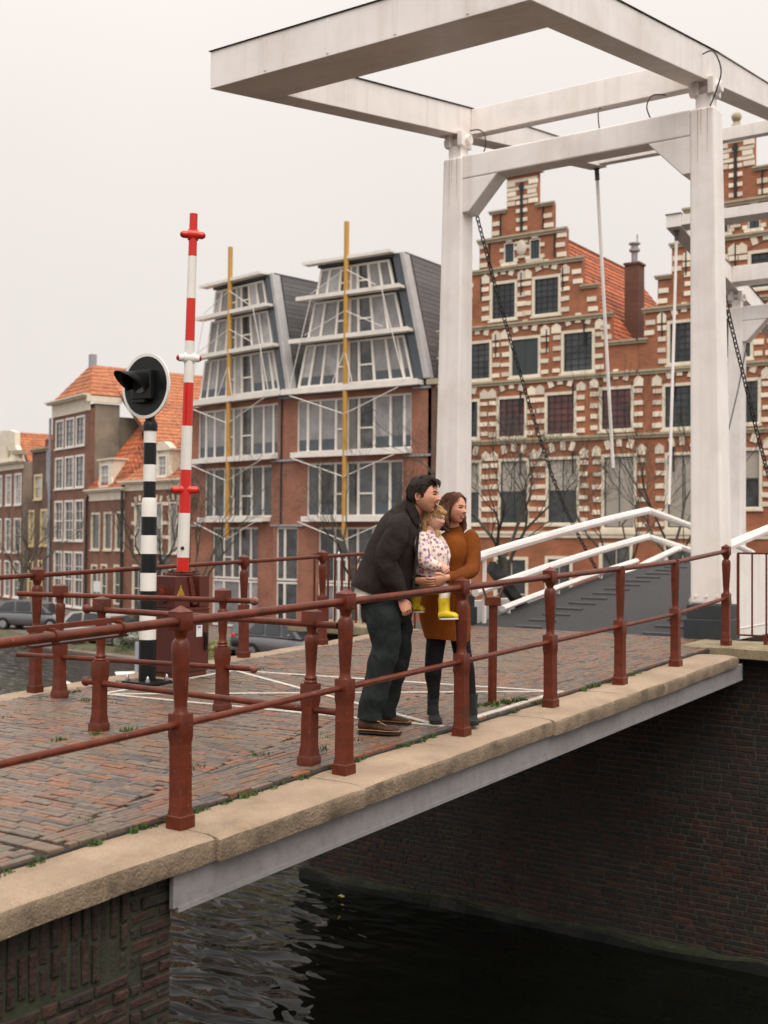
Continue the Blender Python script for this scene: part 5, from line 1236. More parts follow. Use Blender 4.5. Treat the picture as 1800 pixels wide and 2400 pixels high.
bt.rotation_euler=(0,0,R(50)); bt.scale=(1.3,.5,.95)
bx=thing('moored_boat','grey boat wheelhouse with pale edges right beside the striped pole','boat',(23.4,24.6,WATER))
mb=MB(); mb.box((-.9,-.7,0),(.9,.7,.9)); part('hull',mb,m_darkgrey,bx,bevel=.1)
mb=MB(); mb.box((-.55,-.5,.9),(.55,.5,1.55)); cbn=part('cabin',mb,m_lead,bx,bevel=.06); mb=MB(); mb.box((-.6,-.55,1.55),(.6,.55,1.62)); part('cabin_roof',mb,m_white2,bx,bevel=.03)
mb=MB(); mb.tube([(-.2,-.62,.5),(-.2,-.62,3.0)],.13,10); part('mooring_pole',mb,m_lead,bx,smooth=50)
bx.rotation_euler=(0,0,R(50)); bx.scale=(.5,.5,.62)

# ================================================================== THE FAMILY
KP=.0009275; D0=8.4845
def P(zx,zy,d=0):     # sketch units (near 1 mm) measured over the family -> metres in their common frame: x right, y away, z up
    f=(D0+d)/D0; x0=.2818
    return Vector(((x0+(zx-700)*KP)*f-x0, d, 1.361+((2080-zy)*KP-1.361)*f))
FO=Vector((7.212,4.543,.006)); FROT=math.atan2(-.8273,.5617)
def person(label,bx,by):
    b=Vector((bx,by,0)); w_=FO+Matrix.Rotation(FROT,3,'Z')@b
    w_.z=dk(w_.x)+.031
    t=thing('person',label,'person',w_,FROT); t['_b']=0; del t['_b']
    return t,b
def fin(mb,b): mb.v=[tuple(Vector(q)-b) for q in mb.v]; return mb
def fabric(name,col,rough=.85,bump=.5,bscale=200,var=.2,scale=12,fold=1.0,**k):
    m=mat(name,col,rough,var,scale,bump,bscale,spec=.2,**k); nt=m.node_tree; N=nt.nodes; b=N['Principled BSDF']
    t=N.new('ShaderNodeTexCoord'); mp=N.new('ShaderNodeMapping'); mp.inputs['Scale'].default_value=(1,1,.6); mp.inputs['Rotation'].default_value=(.3,.6,0); nt.links.new(t.outputs['Object'],mp.inputs[0])
    nz=N.new('ShaderNodeTexNoise'); nz.inputs['Scale'].default_value=13; nz.inputs['Detail'].default_value=1.5; nz.inputs['Distortion'].default_value=.8; nt.links.new(mp.outputs[0],nz.inputs['Vector'])
    bp=N.new('ShaderNodeBump'); bp.inputs['Strength'].default_value=fold; bp.inputs['Distance'].default_value=.03; nt.links.new(nz.outputs[0],bp.inputs['Height'])
    if b.inputs['Normal'].links: nt.links.new(bp.outputs[0],b.inputs['Normal'].links[0].from_node.inputs['Normal'])
    else: nt.links.new(bp.outputs[0],b.inputs['Normal'])
    b.inputs['Sheen Weight'].default_value=.02; return m
m_skin=mat('skin',(.58,.275,.175),.5,.08,14,.08,180,stain=(.52,.17,.11),stain_amt=.35,stain_scale=9); m_skin2=mat('child_skin',(.66,.36,.26),.5,.06,14,stain=(.6,.2,.14),stain_amt=.45,stain_scale=9)
for q in (m_skin,m_skin2):
    b_=q.node_tree.nodes['Principled BSDF']; b_.inputs['Subsurface Weight'].default_value=.12; b_.inputs['Subsurface Radius'].default_value=(.012,.005,.003)
m_eyew=mat('eye_white',(.55,.52,.48),.3,.02,5); m_iris=mat('eye_dark',(.02,.014,.010),.2,.05,5); m_lip=mat('lips',(.36,.10,.08),.45,.1,20); m_teeth=mat('teeth',(.72,.68,.58),.35,.04,20); m_mouth=mat('mouth_dark',(.05,.012,.010),.6,.1,10)
def hairmat(name,col):
    m=mat(name,col,.55,.45,40,1.0,60,spec=.2); nt=m.node_tree; n=[q for q in nt.nodes if q.type=='TEX_NOISE']
    t=[q for q in nt.nodes if q.type=='TEX_COORD'][0]; mp=nt.nodes.new('ShaderNodeMapping'); mp.inputs['Scale'].default_value=(5,5,.7); nt.links.new(t.outputs['Object'],mp.inputs[0])
    for q in n: nt.links.new(mp.outputs[0],q.inputs['Vector'])
    return m
m_hairm=hairmat('dark_brown_hair',(.030,.020,.015)); m_hairw=hairmat('brown_hair',(.125,.056,.031)); m_hairc=hairmat('blond_hair',(.50,.30,.13))
m_browc=mat('light_brown_brow',(.22,.12,.06),.6)
m_jacket=fabric('charcoal_check_jacket',(.027,.020,.017),.95,.7,260,.12)
def checks(m,scale,lo=.72,hi=1.5):
    nt=m.node_tree; N=nt.nodes; L=nt.links; b=N['Principled BSDF']; src=b.inputs['Base Color'].links[0].from_socket
    t=N.new('ShaderNodeTexCoord'); out=None
    for ax in 'XZ':
        w_=N.new('ShaderNodeTexWave'); w_.bands_direction=ax; w_.inputs['Scale'].default_value=scale; w_.inputs['Distortion'].default_value=.6; L.new(t.outputs['Object'],w_.inputs['Vector'])
        if out is None: out=w_.outputs['Fac']
        else:
            mm=N.new('ShaderNodeMath'); mm.operation='MULTIPLY'; L.new(out,mm.inputs[0]); L.new(w_.outputs['Fac'],mm.inputs[1]); out=mm.outputs[0]
    r=N.new('ShaderNodeMapRange'); r.inputs['To Min'].default_value=lo; r.inputs['To Max'].default_value=hi; L.new(out,r.inputs['Value'])
    v=N.new('ShaderNodeVectorMath'); v.operation='SCALE'; L.new(src,v.inputs[0]); L.new(r.outputs[0],v.inputs['Scale']); L.new(v.outputs[0],b.inputs['Base Color'])
checks(m_jacket,44,.7,1.7)
m_shirt=fabric('white_undershirt',(.62,.57,.50)); m_trouser=fabric('dark_green_trousers',(.015,.0195,.019),.9,.4,300,.25,6); m_leather=fabric('brown_suede',(.058,.030,.019),.9,.3,120,.2); m_welt=mat('tan_welt',(.34,.17,.07),.7,.1,20); m_sole=mat('dark_sole',(.02,.016,.014),.8,.1,20); m_belt=mat('tan_leather_belt',(.20,.07,.03),.5,.1,20)
m_knit=fabric('rust_rib_knit',(.40,.105,.010),.95,0,200,.12,14)
def ribs(m,scale,dirn='X',amt=.012):
    nt=m.node_tree; N=nt.nodes; L=nt.links; b=N['Principled BSDF']; src=b.inputs['Base Color'].links[0].from_socket
    uv=N.new('ShaderNodeUVMap'); w_=N.new('ShaderNodeTexWave'); w_.bands_direction=dirn; w_.inputs['Scale'].default_value=scale; L.new(uv.outputs[0],w_.inputs['Vector'])
    bp=N.new('ShaderNodeBump'); bp.inputs['Strength'].default_value=.8; bp.inputs['Distance'].default_value=amt; L.new(w_.outputs['Fac'],bp.inputs['Height']); L.new(bp.outputs[0],b.inputs['Normal'])
    r=N.new('ShaderNodeMapRange'); r.inputs['To Min'].default_value=.62; r.inputs['To Max'].default_value=1.15; L.new(w_.outputs['Fac'],r.inputs['Value'])
    v=N.new('ShaderNodeVectorMath'); v.operation='SCALE'; L.new(src,v.inputs[0]); L.new(r.outputs[0],v.inputs['Scale']); L.new(v.outputs[0],b.inputs['Base Color'])
ribs(m_knit,30)
m_tights=fabric('black_tights',(.010,.009,.010),.8,.2,200,.1); m_boot=fabric('charcoal_suede_boot',(.030,.031,.034),.95,.3,150,.2)
m_yellow=mat('yellow_rubber',(.80,.56,.012),.28,.04,10,coat=.2); m_soleband=mat('navy_band',(.02,.025,.05),.5,.05,10); m_white_rub=mat('white_rubber',(.74,.71,.62),.5,.05,10); m_ctights=fabric('cream_tights',(.66,.58,.49))
def floral():
    m=fabric('floral_jersey',(.72,.60,.53),.9,.1,200,.06); nt=m.node_tree; N=nt.nodes; L=nt.links; b=N['Principled BSDF']; out=b.inputs['Base Color'].links[0].from_socket
    t=N.new('ShaderNodeTexCoord')
    def layer(out,scale,off,r0,r1,colr,petal):
        mp=N.new('ShaderNodeMapping'); mp.inputs['Location'].default_value=off; L.new(t.outputs['Object'],mp.inputs[0])
        vo=N.new('ShaderNodeTexVoronoi'); vo.inputs['Scale'].default_value=scale; vo.inputs['Randomness'].default_value=.75; L.new(mp.outputs[0],vo.inputs['Vector'])
        d=vo.outputs['Distance']
        if petal:
            nz=N.new('ShaderNodeTexNoise'); nz.inputs['Scale'].default_value=scale*6; L.new(mp.outputs[0],nz.inputs['Vector'])
            a=N.new('ShaderNodeMath'); a.operation='MULTIPLY_ADD'; a.inputs[1].default_value=petal; L.new(nz.outputs[0],a.inputs[0]); L.new(d,a.inputs[2]); d=a.outputs[0]
        r=N.new('ShaderNodeMapRange'); r.inputs['From Min'].default_value=r0; r.inputs['From Max'].default_value=r1; r.inputs['To Min'].default_value=1; r.inputs['To Max'].default_value=0; L.new(d,r.inputs['Value'])
        x=N.new('ShaderNodeMix'); x.data_type='RGBA'; x.inputs['B'].default_value=(*colr,1); L.new(r.outputs[0],x.inputs['Factor']); L.new(out,x.inputs['A']); return x.outputs['Result']
    out=layer(out,28,(0,0,0),.47,.51,(.36,.23,.35),.22); out=layer(out,28,(0,0,0),.11,.15,(.12,.04,.10),0)
    out=layer(out,27,(.31,.17,.23),.40,.43,(.30,.12,.035),.35); out=layer(out,14,(.7,.1,.4),.27,.30,(.55,.10,.035),.25)
    L.new(out,b.inputs['Base Color']); return m
m_floral=floral()

def head(mb,c,H,f,u,open_mouth=False,smile=True,chub=0):
    """head surface in one piece; returns placing function (H units: right, forward, up)"""
    f=Vector(f).normalized(); u=Vector(u); u=(u-f*u.dot(f)).normalized(); r=f.cross(u); c=Vector(c)
    W=lambda x,y,z: c+(r*x+f*y+u*z)*H
    g=lambda v,s: math.exp(-(v/s)**2)
    def surf(th,ph):
        dx,dy,dz=math.sin(th)*math.sin(ph),math.sin(th)*math.cos(ph),math.cos(th)
        a=.325+.03*chub; bb=.40 if dy>0 else .45; t=max(0,(-.02-dz)/.98)
        ax=a*(1-(.30-.10*chub)*t**1.5); by=bb*(1-(.03 if dy>0 else .50)*t**1.1)
        x,y,z=ax*math.copysign(abs(dx)**.92,dx),by*math.copysign(abs(dy)**.84,dy),.5*dz
        if dz<-.25:      # underside of the jaw rises from the chin towards the neck
            q=min(1,max(0,(.55-dy)/1.1)); z+=(.25+.0*chub)*q*((-.25-dz)/.75)**1.2*.75
        if dy>0:
            k=dy**.5
            tt=(.10-z)/.215; pr=0 if tt<0 else (tt**1.25 if tt<1 else max(0,1-(tt-1)/.13))
            y+=k*(.125-.06*chub)*g(x,.036+.020*min(1,max(0,tt)))*pr
            y+=k*.020*g(abs(x)-.045,.026)*g(z+.105,.03)
            y+=k*.026*g(z-.10,.032)*math.exp(-(x/.23)**4)
            y-=k*.050*g(abs(x)-.125,.060)*g(z-.025,.040)
            y+=k*(.022+.02*chub)*g(abs(x)-.20,.08)*g(z+.06,.06)
            y-=k*.018*(1-chub)*g(abs(x)-.19,.06)*g(z+.22,.08)
            y+=k*(.02*(1 if smile else 0)+.03*chub)*g(abs(x)-.15,.06)*g(z+.15,.05)
            y+=k*.022*g(x,.10)*g(z+.25,.06)
            y-=k*.016*g(x,.1)*g(z+.335,.022)
            y+=k*.040*g(x,.085)*g(z+.41,.06)
        return x,y,z
    n,m=60,80; o=len(mb.v)
    for i in range(n+1):
        for j in range(m): mb.v.append(tuple(W(*surf(PI*i/n,2*PI*j/m))))
    for i in range(n):
        for j in range(m): mb.f.append([o+i*m+j,o+(i+1)*m+j,o+(i+1)*m+(j+1)%m,o+i*m+(j+1)%m]); mb.m.append(0)
    def blob(x,y,z,rx,ry,rz,mi,n_=14,m_=10):
        q=MB(); q.ball((0,0,0),(rx,ry,rz),n_,m_); o=len(mb.v); mb.v+=[tuple(W(x+p[0],y+p[1],z+p[2])) for p in q.v]
        for ff in q.f: mb.f.append([i+o for i in ff]); mb.m.append(mi)
    def yat(x,z):      # front of the face at (x,z)
        lo,hi=0.0,PI/2; 
        th=math.acos(max(-1,min(1,z/.5)))
        for _ in range(3):
            best=min((abs(surf(th,p/60*PI/2)[0]-abs(x)),p) for p in range(60))[1]/60*PI/2
            zz_=surf(th,best)[2]; th=min(PI-.05,max(.05,th+(zz_-z)*1.6))
        return surf(th,best)[1]
    def curve(pts,rad,mi,lift=.004,n_=8):
        mb.tube([W(x,yat(x,z)+lift,z) for x,z in pts],[q*H for q in rad],n_,mi=mi,sub=2)
    def patch(up_,lo_,mi,lift,rows=4):
        k=len(up_); V=[]
        for j in range(rows+1):
            for (xa,za),(xb,zb) in zip(up_,lo_):
                x=xa+(xb-xa)*j/rows; z=za+(zb-za)*j/rows; V.append(tuple(W(x,yat(x,z)+lift,z)))
        mb.add(V,[(j*k+i,j*k+i+1,(j+1)*k+i+1,(j+1)*k+i) for j in range(rows) for i in range(k-1)],mi)
    for s in (1,-1):
        y=yat(.125*s,.022); blob(.125*s,y-.030,.018,.052,.044,.030,1); blob((.125+.010)*s if s<0 else .125+.010,y+.0,.020,.022,.020,.025,2)
        patch([(s*(.055+.035*i),.116+.016*math.sin(i/4*2.6)) for i in range(5)],[(s*(.055+.035*i),.084+.016*math.sin(i/4*2.6)) for i in range(5)],7,.008,1)
        curve([(s*(.068+.029*i),.024+.032*math.sin(PI*i/4)) for i in range(5)],[.006,.010,.012,.010,.006],7,.009)
        curve([(s*(.064+.031*i),.034+.036*math.sin(PI*i/4)) for i in range(5)],[.006,.012,.013,.012,.006],0,.004)
        curve([(s*(.072+.028*i),.016-.024*math.sin(PI*i/4)) for i in range(5)],[.004,.008,.009,.008,.004],0,.004)
        xe=s*.318; P_=[]   # ear: rim, shell and lobe
        for q0 in range(9):
            a=-1.9+q0/8*4.3; P_.append(W(xe+s*(.012+.022*math.sin(q0/8*PI)),-.055-.050*math.cos(a)*1.0+ .0,-.035+.088*math.sin(a)))
        mb.tube(P_,[q*H for q in (.010,.016,.018,.018,.018,.017,.016,.014,.008)],8,sub=2)
        blob(xe-s*.004,-.050,-.035,.016,.042,.075,0); blob(xe+s*.010,-.030,-.115,.016,.026,.026,0); blob(xe+s*.012,-.045,-.035,.008,.020,.032,3)
        blob(s*.030,yat(.03,-.125)+.004,-.124,.014,.012,.007,5,8,6)
    K=[i/6-1 for i in range(13)]
    if open_mouth:
        w_=.125; up_=[(w_*t,-.205+.055*t*t-.006*(1-t*t)) for t in K]; lo_=[(w_*t,-.205+.055*t*t-.125*(1-abs(t)**2.2)) for t in K]
        patch(up_,lo_,5,.004); th=[(x,z-.040*(1-abs(t)**2)) for (x,z),t in zip(up_,K)]; patch(up_,th,4,.010,2)
        curve(up_,[.006]+[.012]*11+[.006],3,.004); curve(lo_,[.006]+[.014]*11+[.006],3,.004)
    elif smile:
        w_=.128; up_=[(w_*t,-.232+.040*t*t) for t in K]; lo_=[(w_*t,-.232+.040*t*t-.055*(1-t*t)) for t in K]
        patch(up_,lo_,4,.006,2); curve(up_,[.004]+[.011]*11+[.004],3,.003); curve(lo_,[.004]+[.014]*11+[.004],3,.003)
    else:
        w_=.085; up_=[(w_*t,-.235-.010*t*t) for t in K]; lo_=[(w_*t,-.235-.010*t*t-.025*(1-t*t)) for t in K]
        patch(up_,lo_,5,.004,2); curve(up_,[.004]+[.011]*11+[.004],3,.003); curve(lo_,[.004]+[.014]*11+[.004],3,.003)
    return W,surf
def hair(par,b,W,surf,line,off,mt,seed=0,flow=lambda x,y,z:(0,-.3,-1),n_str=420,slen=.16,rad=.010):
    """hair cap following the skull, covered by combed strands"""
    n,m=64,90; V=[]; K=[]; rs=random.Random(seed)
    az=lambda x,y: math.atan2(abs(x),y)
    def zl(a):
        for (a0,z0),(a1,z1) in zip(line,line[1:]):
            if a0<=a<=a1: return z0+(z1-z0)*(a-a0)/(a1-a0)
        return line[-1][1]
    def at(th,ph):
        x,y,z=surf(th,ph); h=z-zl(az(x,y)); d=off(x,y,z)*min(1,max(.12,h/.14)); q=Vector((x,y*.8,max(z,.0)+.05)).normalized()*d
        return Vector((x,y,z)),q,h
    for i in range(n+1):
        for j in range(m):
            l,q,h=at(PI*i/n,2*PI*j/m); K.append(h>.01); V.append(W(*(l+q*(1+.2*noise.noise(Vector((l.x*14,l.y*4,l.z*4+seed)))))))
    mb=MB(); mb.v=[tuple(q) for q in V]
    for i in range(n):
        for j in range(m):
            f_=[i*m+j,(i+1)*m+j,(i+1)*m+(j+1)%m,i*m+(j+1)%m]
            if sum(K[q] for q in f_)>=3: mb.f.append(f_); mb.m.append(0)
    H=(W(0,0,1)-W(0,0,0)).length; k=0
    while k<n_str:
        th=math.acos(rs.uniform(-.75,1)); ph=rs.uniform(0,2*PI); l,q,h=at(th,ph)
        if h<.0: continue
        k+=1; fl=Vector(flow(l.x,l.y,l.z)); nn=Vector((l.x/.33,l.y/.42,l.z/.5)).normalized(); p=l+q*.9; P_=[]
        for t in range(5):
            P_.append(p.copy()); fl2=(fl-nn*fl.dot(nn)+Vector((rs.gauss(0,.12),rs.gauss(0,.12),rs.gauss(0,.12)))).normalized()
            p=p+fl2*slen/4; nn=Vector((p.x/.33,p.y/.42,p.z/.5)).normalized(); rr_=(p.x/.33)**2+(p.y/.42)**2+(p.z/.5)**2
            if rr_<1.02: p=p+nn*.02
        mb.tube([W(*v) for v in P_],[rad*H*.5,rad*H,rad*H,rad*H*.8,rad*H*.15],4,caps=False)
    o=part('hair',fin(mb,b),mt,par,smooth=70); return o
def hand(mb,w_,d,nrm,side,L=.175,curl=.5,spread=.12,mi=0,fat=1):
    """palm plus four fingers and a thumb; d = direction of the fingers, nrm = where the palm faces, side=+1 puts the thumb on d x nrm"""
    w_=Vector(w_); d=Vector(d).normalized(); nrm=Vector(nrm); nrm=(nrm-d*nrm.dot(d)).normalized(); s=d.cross(nrm)*side
    pl=L*.52; mb.tube([w_-d*.03,w_,w_+d*pl*.35,w_+d*pl*.75,w_+d*pl],[(.020*fat,.026*fat),(.020*fat,.027*fat),(.019*fat,.037*fat),(.017*fat,.041*fat),(.011*fat,.037*fat)],12,mi=mi,ref=nrm,sub=2)
    for k,(o,l) in enumerate(((.030,.92),(.010,1.0),(-.010,.94),(-.029,.76))):
        b=w_+d*pl*.93+s*o*L/.175; fl=L*.46*l; a=0; p=[b-d*.01]; q=b; dd=d+s*(o*spread*6)
        for seg,ln in enumerate((.42,.32,.26)):
            a+=curl*(.55,.8,.55)[seg]; v=(dd.normalized()*math.cos(a)+nrm*math.sin(a)); q=q+v*fl*ln; p.append(q)
        mb.tube(p,[.0092*L/.175*fat,.0090*L/.175*fat,.0080*L/.175*fat,.0062*L/.175*fat],8,mi=mi,sub=2)
    b=w_+d*pl*.22+s*.030*L/.175; v=(d*.75+s*.62+nrm*.25).normalized(); v2=(d*.9+s*.15+nrm*.42).normalized()
    mb.tube([b-v*.012,b+v*L*.17,b+v*L*.17+v2*L*.15,b+v*L*.17+v2*L*.25],[.0125*fat*L/.175,.0105*fat*L/.175,.0095*fat*L/.175,.006*L/.175],8,mi=mi,sub=2)
SK=lambda s,h:[s,m_eyew,m_iris,m_lip,m_teeth,m_mouth,s,h]
def k_(v): return v*KP
def loft(mb,pts,rad,n=28,ref=(0,1,0),sub=4,nz=0,nsc=9,seed=0,mi=0):
    """pts in sketch units (zx,zy,d); rad (depth, in-plane) in sketch units"""
    return mb.tube([P(*p) for p in pts],[(k_(a),k_(c)) for a,c in rad],n,ref=ref,sub=sub,nz=nz,nsc=nsc,seed=seed,mi=mi)
def uvwrap(o,n):      # ring index as u, ring number as v, for knit ribs
    me=o.data; uv=me.uv_layers.new(name='UVMap')
    for pl in me.polygons:
        for li in pl.loop_indices:
            vi=me.loops[li].vertex_index; j=vi%n; uu=j/n
            if any((me.loops[q].vertex_index%n)==0 for q in pl.loop_indices) and j==n-1 and False: uu=1
            idx=[me.loops[q].vertex_index%n for q in pl.loop_indices]
            if max(idx)-min(idx)>n/2 and j==0: uu=1.0
            uv.data[li].uv=(uu,(vi//n)*.05)

# ---------------------------------------------------------------- the man
man,mb_=person('man in a charcoal overshirt and dark green trousers, leaning forward and laughing',-.32,-.05)
body=MB()
f=Vector((.90,-.40,.02)); u=Vector((.16,0,1))
Wm,Sm=head(body,P(694,268,-.03),.262,f,u,True)
loft(body,[(560,520,.03),(600,420,.01),(640,340,-.01),(668,300,-.01)],[(80,78),(62,66),(58,64),(56,60)],20)
loft(body,[(470,640,.03),(420,860,.03),(390,1100,0)],[(110,110),(110,110),(120,120)],16)
loft(body,[(505,520,-.14),(420,760,-.20),(520,1065,-.15)],[(40,40),(36,36),(27,30)],12); loft(body,[(560,520,.20),(560,800,.2),(655,925,-.08)],[(40,40),(36,36),(27,30)],12)
hand(body,P(522,1075,-.155),(P(565,1150,-.165)-P(522,1075,-.155)),(-.2,.75,-.3),1,.165,1.25)
hand(body,P(650,925,-.09),(P(762,938,-.15)-P(650,925,-.09)),(.1,.7,.5),-1,.18,.30)
loft(body,[(385,1120,-.09),(400,1450,-.10),(300,1960,-.15)],[(60,60),(50,50),(34,36)],12); loft(body,[(470,1120,.09),(500,1450,.12),(412,1930,.25)],[(60,60),(50,50),(34,36)],12)
part('body',fin(body,mb_),SK(m_skin,m_hairm),man,smooth=60)
hair(man,mb_,Wm,Sm,[(0,.29),(.5,.27),(.85,.19),(1.12,.06),(1.25,-.10),(1.42,-.10),(1.5,.04),(1.75,.02),(1.95,-.16),(2.4,-.30),(3.2,-.32)],lambda x,y,z:.035+.05*max(0,z*2)+.05*max(0,y*1.5)*max(0,z*2),m_hairm,1,lambda x,y,z:(.5,.9,.3) if z>.3 and y>-.1 else (-.1*(1 if x>0 else -1),-.75,-.6),620,.15,.011)
mb=MB()
for i in range(26):   # swept fringe and quiff
    rs=random.Random(100+i); x=-.14+.30*rs.random(); z=.40+.04*rs.random()
    p0=Wm(x,.10,z+.05); p1=Wm(x+.03,.28,z+.045-.1*abs(x)); p2=Wm(x+.03,.40+.03*rs.random(),z-.03-.03*rs.random()); p3=Wm(x+.02+.05*rs.random(),.425+.03*rs.random(),z-.12-.06*rs.random())
    mb.tube([p0,p1,p2,p3],[.009,.010,.007,.002],6,sub=3)
part('hair_fringe',fin(mb,mb_),m_hairm,man,smooth=60)
mb=MB()
loft(mb,[(352,1034,.0),(368,985,.0),(400,860,.02),(440,720,.03),(480,600,.03),(515,505,.03),(560,410,.02),(600,352,.01)],[(172,236),(182,232),(192,218),(205,205),(212,190),(205,165),(128,118),(66,82)],40,sub=4,nz=.016,nsc=6,seed=3)
jk=part('overshirt',fin(mb,mb_),m_jacket,man,smooth=70)
mb=MB()
loft(mb,[(535,455,-.115),(505,500,-.17),(465,600,-.205),(425,700,-.215),(405,770,-.215),(430,850,-.205),(480,960,-.18),(518,1062,-.16)],[(62,70),(88,92),(92,98),(88,94),(86,90),(80,84),(68,70),(52,55)],26,sub=5,nz=.018,nsc=11,seed=5)
part('sleeve',fin(mb,mb_),m_jacket,man,smooth=70)
mb=MB()
loft(mb,[(560,470,.14),(575,600,.21),(570,760,.22),(600,880,.08),(648,926,-.07)],[(70,80),(80,85),(76,80),(62,62),(46,44)],22,sub=4,nz=.010,nsc=10,seed=8)
part('sleeve',fin(mb,mb_),m_jacket,man,smooth=70)
mb=MB()   # collar: two leaves round the neck
for dd,e in ((-.075,0),(.085,1)):
    V=[P(560,318,dd*.6),P(612,318,dd),P(655,400,dd*1.2),P(676,478,dd*1.0),P(632,492,dd*1.15),P(588,420,dd*1.25),P(556,352,dd*1.0)]
    mb.add([tuple(v) for v in V]+[tuple(v+Vector((0,-.008 if dd<0 else .008,0))) for v in V],[list(range(7)),list(range(13,6,-1))]+[(i,(i+1)%7,7+(i+1)%7,7+i) for i in range(7)])
loft(mb,[(585,385,.01),(602,345,.01),(612,322,.01)],[(70,84),(70,78),(66,72)],24,sub=2)
part('collar',fin(mb,mb_),m_jacket,man,smooth=40)
mb=MB(); V=[]   # open front edge of the overshirt
loft(mb,[(655,520,-.13),(642,640,-.16),(632,800,-.165),(612,1000,-.15)],[(10,10),(10,10),(10,10),(10,10)],8,sub=3); part('placket',fin(mb,mb_),m_jacket,man,smooth=60)
mb=MB(); loft(mb,[(368,1075,.0),(366,1040,0),(380,980,0)],[(164,214),(166,212),(150,190)],32,sub=3,nz=.004); part('shirt',fin(mb,mb_),m_shirt,man,smooth=70)
mb=MB()
loft(mb,[(392,1000,0),(402,1080,.0),(408,1150,.0),(412,1215,.0),(415,1260,0)],[(150,190),(160,198),(166,204),(165,196),(120,150)],34,sub=3,nz=.005)
loft(mb,[(378,1140,-.08),(392,1230,-.095),(402,1330,-.10),(404,1440,-.105),(380,1560,-.115),(352,1680,-.125),(318,1800,-.135),(300,1890,-.145),(294,1950,-.15),(290,1996,-.15)],[(120,140),(125,138),(118,128),(106,112),(98,106),(95,103),(90,95),(86,90),(84,88),(86,92)],28,sub=5,nz=.019,nsc=10,seed=2)
loft(mb,[(470,1140,.07),(490,1230,.09),(505,1330,.105),(508,1440,.125),(490,1560,.15),(466,1680,.185),(440,1800,.22),(422,1890,.24),(416,1956,.25)],[(120,130),(115,118),(106,108),(96,100),(90,92),(86,88),(82,82),(78,78),(80,82)],28,sub=5,nz=.019,nsc=10,seed=6)
part('trousers',fin(mb,mb_),m_trouser,man,smooth=70)
mb=MB(); loft(mb,[(212,1110,-.02),(222,1140,-.02)],[(60,8),(60,8)],10,sub=1); part('belt',fin(mb,mb_),m_belt,man,smooth=60)
def shoe(par,b,heel,toe,wd,h,mats,name='shoe'):
    """heel, toe on the ground in family frame"""
    heel,toe=Vector(heel),Vector(toe); d=toe-heel; L_=d.length; d.normalize(); sd=Vector((d.y,-d.x,0)); up_=Vector((0,0,1))
    def ring(mb,st,z0f,mi,n=20,pw=.6):
        o=len(mb.v)
        for x,hw,zb,zt in st:
            for j in range(n):
                t=2*PI*j/n; cx=math.copysign(abs(math.cos(t))**pw,math.cos(t)); cz=math.copysign(abs(math.sin(t))**pw,math.sin(t))
                mb.v.append(tuple(heel+d*x*L_+sd*hw*wd*cx*(1 if cz<0 else (1-.25*cz))+up_*((zb+zt)/2+(zt-zb)/2*cz)))
        m=len(st)
        for i in range(m-1):
            for j in range(n): mb.f.append([o+i*n+j,o+i*n+(j+1)%n,o+(i+1)*n+(j+1)%n,o+(i+1)*n+j]); mb.m.append(mi)
        mb.f.append([o+j for j in range(n-1,-1,-1)]); mb.m.append(mi); mb.f.append([o+(m-1)*n+j for j in range(n)]); mb.m.append(mi)
    so=[(0,.34,0,.02),(.04,.40,0,.028),(.2,.42,.0,.028),(.45,.40,.004,.026),(.7,.50,.0,.026),(.88,.46,.0,.027),(.97,.34,.004,.03),(1,.18,.012,.028)]
    mb=MB(); ring(mb,so,0,0); sole=part('sole',fin(mb,b),mats[1],None,smooth=50)
    mb=MB(); ring(mb,[(x,hw*1.03,.027,.036) for x,hw,_,_ in so],0,0); we=part('welt',fin(mb,b),mats[2],None,smooth=50)
    upr=[(.01,.34,.03,h*.9),(.06,.39,.03,h),(.22,.40,.03,h),(.36,.39,.03,h*.86),(.5,.40,.03,h*.66),(.68,.46,.03,h*.52),(.84,.44,.03,h*.46),(.95,.33,.03,h*.36),(.985,.2,.03,h*.26)]
    mb=MB(); ring(mb,upr,0,0,24,.75); s=part(name,fin(mb,b),mats[0],par,smooth=60)
    sole.parent=s; we.parent=s
    return s
G=lambda zx,zy,d: Vector((P(zx,zy,d).x,d,0))
sm=[m_leather,m_sole,m_welt]
s1=shoe(man,mb_,G(205,2090,-.14),G(528,2090,-.235),.12,.115,sm); s2=shoe(man,mb_,G(352,2030,.27),G(604,2030,.20),.115,.11,sm)
for s_,pts in ((s1,((352,2012,-.20),(376,2026,-.21),(400,2038,-.215))),):
    mb=MB()
    for q in pts: mb.tube([P(q[0]-10,q[1],q[2]-.02),P(q[0]+16,q[1]+6,q[2]-.02)],.004,6)
    part('lace',fin(mb,mb_),m_welt,s_)

